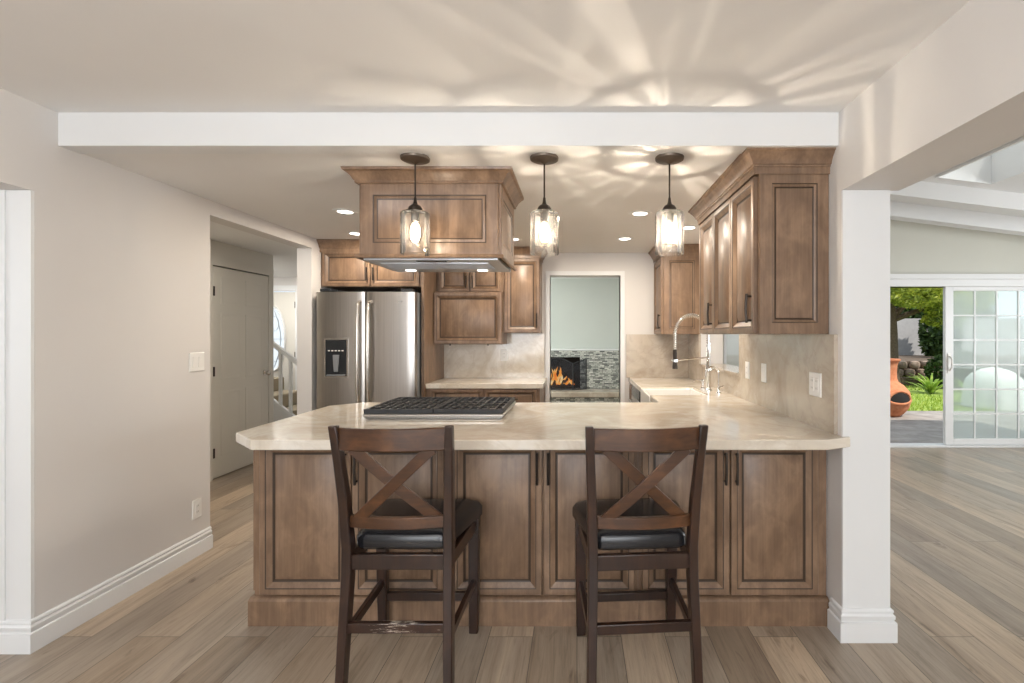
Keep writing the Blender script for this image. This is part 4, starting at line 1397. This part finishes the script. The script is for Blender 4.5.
def make_stool(label, wear):
    r = thing('bar_stool', label, 'bar stool', (0, 0, 0), 'dark wood bar stools at the peninsula')
    W_ = M['stool_shaded']
    L_w = M['stool_wood_lit']
    for s in (-1, 1):
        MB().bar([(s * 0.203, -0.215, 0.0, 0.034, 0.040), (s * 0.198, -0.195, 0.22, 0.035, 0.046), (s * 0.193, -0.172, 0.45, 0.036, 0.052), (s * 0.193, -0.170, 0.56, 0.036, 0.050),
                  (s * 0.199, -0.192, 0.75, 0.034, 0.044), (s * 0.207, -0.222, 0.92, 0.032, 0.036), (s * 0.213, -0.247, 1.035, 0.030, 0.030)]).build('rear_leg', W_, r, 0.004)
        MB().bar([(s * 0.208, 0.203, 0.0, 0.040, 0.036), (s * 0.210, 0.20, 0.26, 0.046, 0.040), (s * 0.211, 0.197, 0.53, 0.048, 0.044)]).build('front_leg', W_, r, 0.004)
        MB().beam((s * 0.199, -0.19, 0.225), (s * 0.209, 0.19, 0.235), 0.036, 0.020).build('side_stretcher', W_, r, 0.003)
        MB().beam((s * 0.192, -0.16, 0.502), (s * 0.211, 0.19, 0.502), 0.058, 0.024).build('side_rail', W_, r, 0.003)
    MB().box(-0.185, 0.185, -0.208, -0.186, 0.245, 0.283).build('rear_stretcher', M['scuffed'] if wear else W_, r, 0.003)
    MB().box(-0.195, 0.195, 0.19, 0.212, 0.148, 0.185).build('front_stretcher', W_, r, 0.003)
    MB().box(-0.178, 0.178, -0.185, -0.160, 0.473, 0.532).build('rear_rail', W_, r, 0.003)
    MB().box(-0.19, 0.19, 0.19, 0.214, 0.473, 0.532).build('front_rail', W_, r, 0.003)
    # cushion
    cu = MB()
    R = []
    for ins, z in ((0.010, 0.533), (0.0, 0.545), (0.0, 0.580), (0.010, 0.598), (0.035, 0.612), (0.09, 0.621), (0.15, 0.623)):
        ring = []
        for sx, sy, hw in ((-1, -1, 0.187), (1, -1, 0.187), (1, 1, 0.243), (-1, 1, 0.243)):
            cx, cy = sx * (hw - 0.045), (-0.150 + 0.03) if sy < 0 else (0.245 - 0.05)
            rad = 0.03 if sy < 0 else 0.05
            a0 = {(-1, -1): PI, (1, -1): 1.5 * PI, (1, 1): 0, (-1, 1): 0.5 * PI}[(sx, sy)]
            for t in range(6):
                a = a0 + t * PI / 10
                x, y = cx + rad * math.cos(a) * (1 if sy > 0 else 1.4), cy + rad * math.sin(a)
                L_ = math.hypot(x, y - 0.04)
                k = max(0.05, 1 - ins / 0.2)
                ring.append((x * k, 0.04 + (y - 0.04) * k, z))
        R.append(ring)
    cu.rings(R)
    cu.build('seat_cushion', M['leather'], r, 0.0)

    def curved(z0, z1, xh, y0, bow, th, nm, flat_bottom=None):
        m_ = MB()
        n = 14
        R_ = []
        for i in range(n + 1):
            t = -1 + 2 * i / n
            x = xh * t
            y = y0 - bow * (1 - t * t)
            dz = 0.0
            R_.append([(x, y - th / 2, z0 + dz), (x, y + th / 2, z0 + dz), (x, y + th / 2, z1 + dz), (x, y - th / 2, z1 + dz)])
        m_.rings(R_)
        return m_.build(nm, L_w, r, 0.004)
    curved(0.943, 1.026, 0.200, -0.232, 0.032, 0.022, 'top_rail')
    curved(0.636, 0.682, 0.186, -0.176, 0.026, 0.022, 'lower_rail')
    for s, dy in ((1, 0.0), (-1, 0.013)):
        n = 8
        R_ = []
        for i in range(n + 1):
            t = i / n
            x = s * (-0.150 + 0.300 * t)
            z = 0.668 + (0.952 - 0.668) * t
            q = 1 - (2 * t - 1) ** 2
            y = (-0.187 + (-0.246 + 0.187) * t) - 0.014 * q + dy
            L_ = math.hypot(0.300, 0.274)
            ux, uz = -s * 0.274 / L_, 0.300 / L_
            hw = 0.0215
            R_.append([(x - ux * hw, y - 0.007, z - uz * hw), (x - ux * hw, y + 0.007, z - uz * hw), (x + ux * hw, y + 0.007, z + uz * hw), (x + ux * hw, y - 0.007, z + uz * hw)])
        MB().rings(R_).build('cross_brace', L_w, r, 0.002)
    return r


s1 = make_stool('dark wood X-back bar stool on the left with a scuffed rear stretcher', True)
s1.location = (-0.683, 2.025, 0)
s2 = make_stool('dark wood X-back bar stool on the right, in front of the column end', False)
s2['label'] = 'dark wood X-back bar stool with a clean rear stretcher, nearer to the white column'
s2.location = (0.240, 2.025, 0)
s2.rotation_euler = (0, 0, math.radians(4.0))

# ------------------------------------------------------------------ outside
o = MB().box(1.5, 16, YF + 0.10, 8.8, -0.14, -0.02).build('patio', M['slate'], smooth=False)
struct(o, 'grey slate patio outside the sliding door', 'patio')
o = MB().box(1.5, 22, 8.8, 24, -0.2, -0.03).build('lawn_soil', M['lawn'], smooth=False)
struct(o, 'green lawn beyond the patio', 'lawn')
gr = MB()
g_ = random.Random(11)
for i in range(9000):
    x, y = g_.uniform(5.2, 12.2), 8.81 + 4.3 * g_.random() ** 1.3
    if any(math.hypot(x - qx, y - qy) < qr for qx, qy, qr in ((8.45, 11.55, 0.62), (9.45, 11.7, 0.75), (8.02, 9.3, 0.62), (7.98, 12.4, 0.4), (9.7, 12.7, 0.6))) or (x > 12.4 and y > 11.7):
        continue
    a = g_.uniform(0, PI)
    h = g_.uniform(0.03, 0.075)
    dx, dy = 0.012 * math.cos(a), 0.012 * math.sin(a)
    lx, ly = g_.uniform(-.03, .03), g_.uniform(-.03, .03)
    gr.add([(x - dx, y - dy, -0.03), (x + dx, y + dy, -0.03), (x + lx, y + ly, -0.03 + h)], [(0, 1, 2)])
o = gr.build('grass', M['grass'], smooth=False, recalc=False)
o['kind'] = 'stuff'
tag(o, 'sunlit blades of grass on the lawn', 'grass')
o = MB().box(4, 22, 17.5, 17.7, -0.03, 1.95).build('garden_wall', M['garden_wall'], smooth=False)
struct(o, 'pale grey garden wall behind the tree', 'wall')
# rubble edging of the raised bed, each rock by itself
er = random.Random(5)
kx = 8.0
n_rock = 0
while kx < 12.4:
    for row in range(2):
        w = er.uniform(0.23, 0.27)
        h = 0.22
        cx, cy, cz = kx + er.uniform(-.012, .012) + 0.16 * row, 13.5 + er.uniform(-.03, .03) + 0.05 * row, -0.03 + h * row + h / 2 + 0.22
        pr = []
        for j in range(6):
            th = PI * (j / 5 - 0.5)
            pr.append([(cx + w / 2 * 1.02 * math.cos(th) ** 0.4 * math.cos(2 * PI * i / 9) * er.uniform(.88, 1.08) if abs(th) < 1.5 else cx + 0.05 * math.cos(2 * PI * i / 9),
                        cy + 0.14 * (math.cos(th) ** 0.4 if abs(th) < 1.5 else 0.3) * math.sin(2 * PI * i / 9), cz + h / 2 * 1.02 * math.sin(th)) for i in range(9)])
        o = MB().rings(pr).build('edging_rock', M['rock'])
        tag(o, 'brown rough rock in the low wall edging the raised garden bed', 'rock', 'rocks edging the raised bed')
    kx += 0.32
o = MB().box(4, 22, 13.6, 17.5, -0.03, 0.62).build('garden_bed', M['soil'], smooth=False)
struct(o, 'dark soil of the raised bed behind the rocks', 'soil')
o = MB().box(6, 16, 13.2, 13.62, -0.03, 0.19).build('bed_footing', M['soil'], smooth=False)
struct(o, 'soil strip at the foot of the rocks', 'soil')


def foliage(cl, n, size, seed, narrow=0.35, droop=0.0):
    g = random.Random(seed)
    mb = MB()
    for (cx, cy, cz, rx, ry, rz_, share) in cl:
        for i in range(int(n * share)):
            th, ph = g.uniform(0, 2 * PI), math.acos(g.uniform(-1, 1))
            rr = g.uniform(0.45, 1.0) ** 0.5
            p = Vector((cx + rx * rr * math.sin(ph) * math.cos(th), cy + ry * rr * math.sin(ph) * math.sin(th), cz + rz_ * rr * math.cos(ph)))
            d = Vector((g.gauss(0, 1), g.gauss(0, 1), g.gauss(0.1 - droop, 0.7))).normalized()
            s = size * g.uniform(0.6, 1.3)
            w = d.cross(Vector((g.gauss(0, 1), g.gauss(0, 1), g.gauss(0, 1)))).normalized() * s * narrow
            mb.add([p - d * s / 2, p + w / 2, p + d * s / 2, p - w / 2], [(0, 1, 2, 3)])
    return mb


tr = thing('garden_tree', 'broad green tree with a dark trunk above the terracotta chiminea', 'tree', (8.05, 12.4, 0))
tk = MB()
tk.tube([(7.98, 12.4, -0.1), (8.0, 12.4, 0.6), (8.02, 12.42, 1.4), (7.95, 12.4, 2.2), (7.9, 12.4, 3.2)], [0.30, 0.22, 0.19, 0.19, 0.15], 10)
for a, b, c in ((8.9, 12.2, 2.5), (8.6, 13.0, 2.9), (7.2, 12.5, 2.7), (9.4, 12.0, 2.1)):
    tk.tube([(7.97, 12.4, 1.7), ((7.97 + a) / 2, (12.4 + b) / 2, (1.7 + c) / 2 + 0.1), (a, b, c)], [0.09, 0.06, 0.03], 7)
tk.build('trunk', M['bark'], tr)
foliage([(8.1, 11.6, 2.35, 0.75, 0.6, 0.35, 1.0), (9.0, 11.8, 2.15, 0.6, 0.6, 0.35, 1.0), (9.6, 12.0, 2.35, 0.7, 0.6, 0.5, 1.0), (8.6, 12.3, 2.7, 1.2, 0.9, 0.5, 1.2), (7.2, 12.2, 2.6, 1.0, .9, .6, .6),
         (8.9, 12.9, 2.6, 1.3, .8, .5, 1.0), (9.1, 12.0, 1.75, 0.5, .4, .2, .35)], 1500, 0.15, 21, 0.28, 0.3).build('foliage', M['leaf_tree'], tr, smooth=False, recalc=False)
hg = thing('hedge', 'dark green hedge growing along the garden wall', 'hedge', (10, 17, 0.6))
foliage([(7.6 + 0.9 * i, 18.3 + (0.25 if i % 2 else 0), 2.45 + 0.2 * (i % 3), 0.75, 0.4, 0.9, 1.0) for i in range(9)] + [(12.3, 16.6, 1.5, 0.5, .4, 1.1, 1.4)] + [(8.0 + 0.9 * i, 18.3, 1.9, 0.7, 0.3, 0.6, 0.8) for i in range(9)] + [(11.75, 15.4, 1.35, 0.42, .4, 0.8, 1.2)], 1100, 0.2, 31, 0.5).build('foliage', M['leaf_hedge'], hg, smooth=False, recalc=False)
MB().tube([(9.5, 18.3, -0.05), (9.5, 18.3, 2.4)], 0.08, 8).tube([(12.3, 16.6, 0.6), (12.3, 16.6, 1.6)], 0.06, 8).tube([(11.75, 15.4, 0.6), (11.75, 15.4, 1.4)], 0.06, 8).build('stem', M['bark'], hg)
bs = thing('shrub', 'rounded leafy green shrub at the right edge of the lawn', 'shrub', (9.55, 12.6, 0))
foliage([(9.55, 12.6, 0.42, 0.42, 0.4, 0.42, 1.0), (10.1, 12.7, 0.5, 0.4, .4, .5, .8)], 1100, 0.13, 41, 0.5).build('foliage', M['leaf_hedge'], bs, smooth=False, recalc=False)
MB().tube([(9.55, 12.6, -0.03), (9.55, 12.6, 0.35)], 0.04, 8).build('stem', M['bark'], bs)


def strappy(x, y, n, L_, seed, lab):
    g = random.Random(seed)
    mb = MB()
    for i in range(n):
        a = 2 * PI * i / n + g.uniform(-.2, .2)
        el = g.uniform(0.25, 1.3)
        ln = L_ * g.uniform(0.7, 1.1)
        dx, dy = math.cos(a), math.sin(a)
        px, py_ = -dy, dx
        pts = []
        for t in range(6):
            u = t / 5
            r = ln * u * math.cos(el * (1 - 0.5 * u))
            z = ln * u * math.sin(el) * (1 - 0.45 * u * u)
            w = 0.035 * (1 - u) ** 0.7 + 0.003
            pts.append(((x + dx * r - px * w, y + dy * r - py_ * w, z - 0.03), (x + dx * r + px * w, y + dy * r + py_ * w, z - 0.03)))
        vs = [p for q in pts for p in q]
        mb.add(vs, [(2 * t, 2 * t + 1, 2 * t + 3, 2 * t + 2) for t in range(5)])
    o = mb.build('strappy_plant', M['leaf_agave'], smooth=False, recalc=False)
    tag(o, lab, 'plant')


strappy(8.42, 11.5, 34, 0.80, 51, 'spiky yellow-green strappy plant behind the chiminea')
strappy(9.45, 11.7, 26, 0.55, 52, 'strappy green plant between the spiky clump and the shrub')

ch = thing('chiminea', 'terracotta chiminea with a sooty mouth on the patio', 'chiminea', (5.31, 8.38, -0.02))
cxh, cyh = 5.31, 8.38
mb = MB()
prof = [(0.24, -0.02), (0.30, 0.03), (0.37, 0.12), (0.405, 0.26), (0.38, 0.40), (0.30, 0.50), (0.22, 0.56), (0.20, 0.62), (0.195, 0.72), (0.205, 0.84), (0.225, 0.90), (0.25, 0.925), (0.25, 0.95), (0.19, 0.95), (0.15, 0.90)]
mb.lathe(prof, cxh, cyh, 32)
mb.build('clay_body', M['terracotta'], ch)


def belly(z):
    for (r0_, z0_), (r1_, z1_) in zip(prof, prof[1:]):
        if z0_ <= z <= z1_:
            return r0_ + (r1_ - r0_) * (z - z0_) / (z1_ - z0_)
    return 0.3


def on_belly(i, k, out):
    a = 2 * PI * i / 24
    zz = 0.28 + k * (0.145 * math.sin(a) if math.sin(a) > 0 else 0.06 * math.sin(a))
    az = -PI / 2 + 0.12 + k * 0.50 * math.cos(a)
    r = belly(zz) + out
    return (cxh + r * math.cos(az), cyh + r * math.sin(az), zz)


MB().rings([[on_belly(i, k, 0.012) for i in range(24)] for k in (0.02, 0.35, 0.7, 1.0)]).build('fire_mouth', M['soot'], ch)
MB().tube([on_belly(i, 1.0, 0.008) for i in range(26)], 0.022, 8).build('mouth_rim', M['terracotta'], ch)

cv = thing('covered_patio_table', 'pale canvas cover draped over a round table, seen through the gridded glass', 'covered table', (8.02, 9.3, -0.03))
mb = MB()
R = []
for r, z in ((0.50, -0.02), (0.49, 0.15), (0.47, 0.36), (0.44, 0.50), (0.35, 0.61), (0.2, 0.70), (0.06, 0.735)):
    R.append([(8.02 + r * (1 + (0.035 if z < 0.5 else 0.0) * math.cos(9 * 2 * PI * i / 54)) * math.cos(2 * PI * i / 54), 9.3 + r * (1 + (0.035 if z < 0.5 else 0.0) * math.cos(9 * 2 * PI * i / 54)) * math.sin(2 * PI * i / 54), z) for i in range(54)])
mb.rings(R)
mb.build('canvas_cover', M['cover'], cv)
nb = thing('garden_shed', 'pale garden building with horizontal siding beyond the glass door', 'shed', (14.5, 12.5, -0.03))
mb = MB()
mb.box(12.7, 16.3, 12.0, 13.1, -0.03, 2.3)
mb.build('wall', M['cover'], nb)
sd = MB()
for i in range(14):
    z = 0.15 + 0.15 * i
    sd.prism([(12.0, z), (11.985, z), (11.995, z + 0.145), (12.0, z + 0.145)], 12.7, 16.3, 'X')
sd.build('siding', M['cover'], nb)
MB().prism([(11.8, 2.3), (12.55, 2.75), (13.15, 2.3)], 12.5, 16.5, 'X').build('roof', M['garden_wall'], nb)
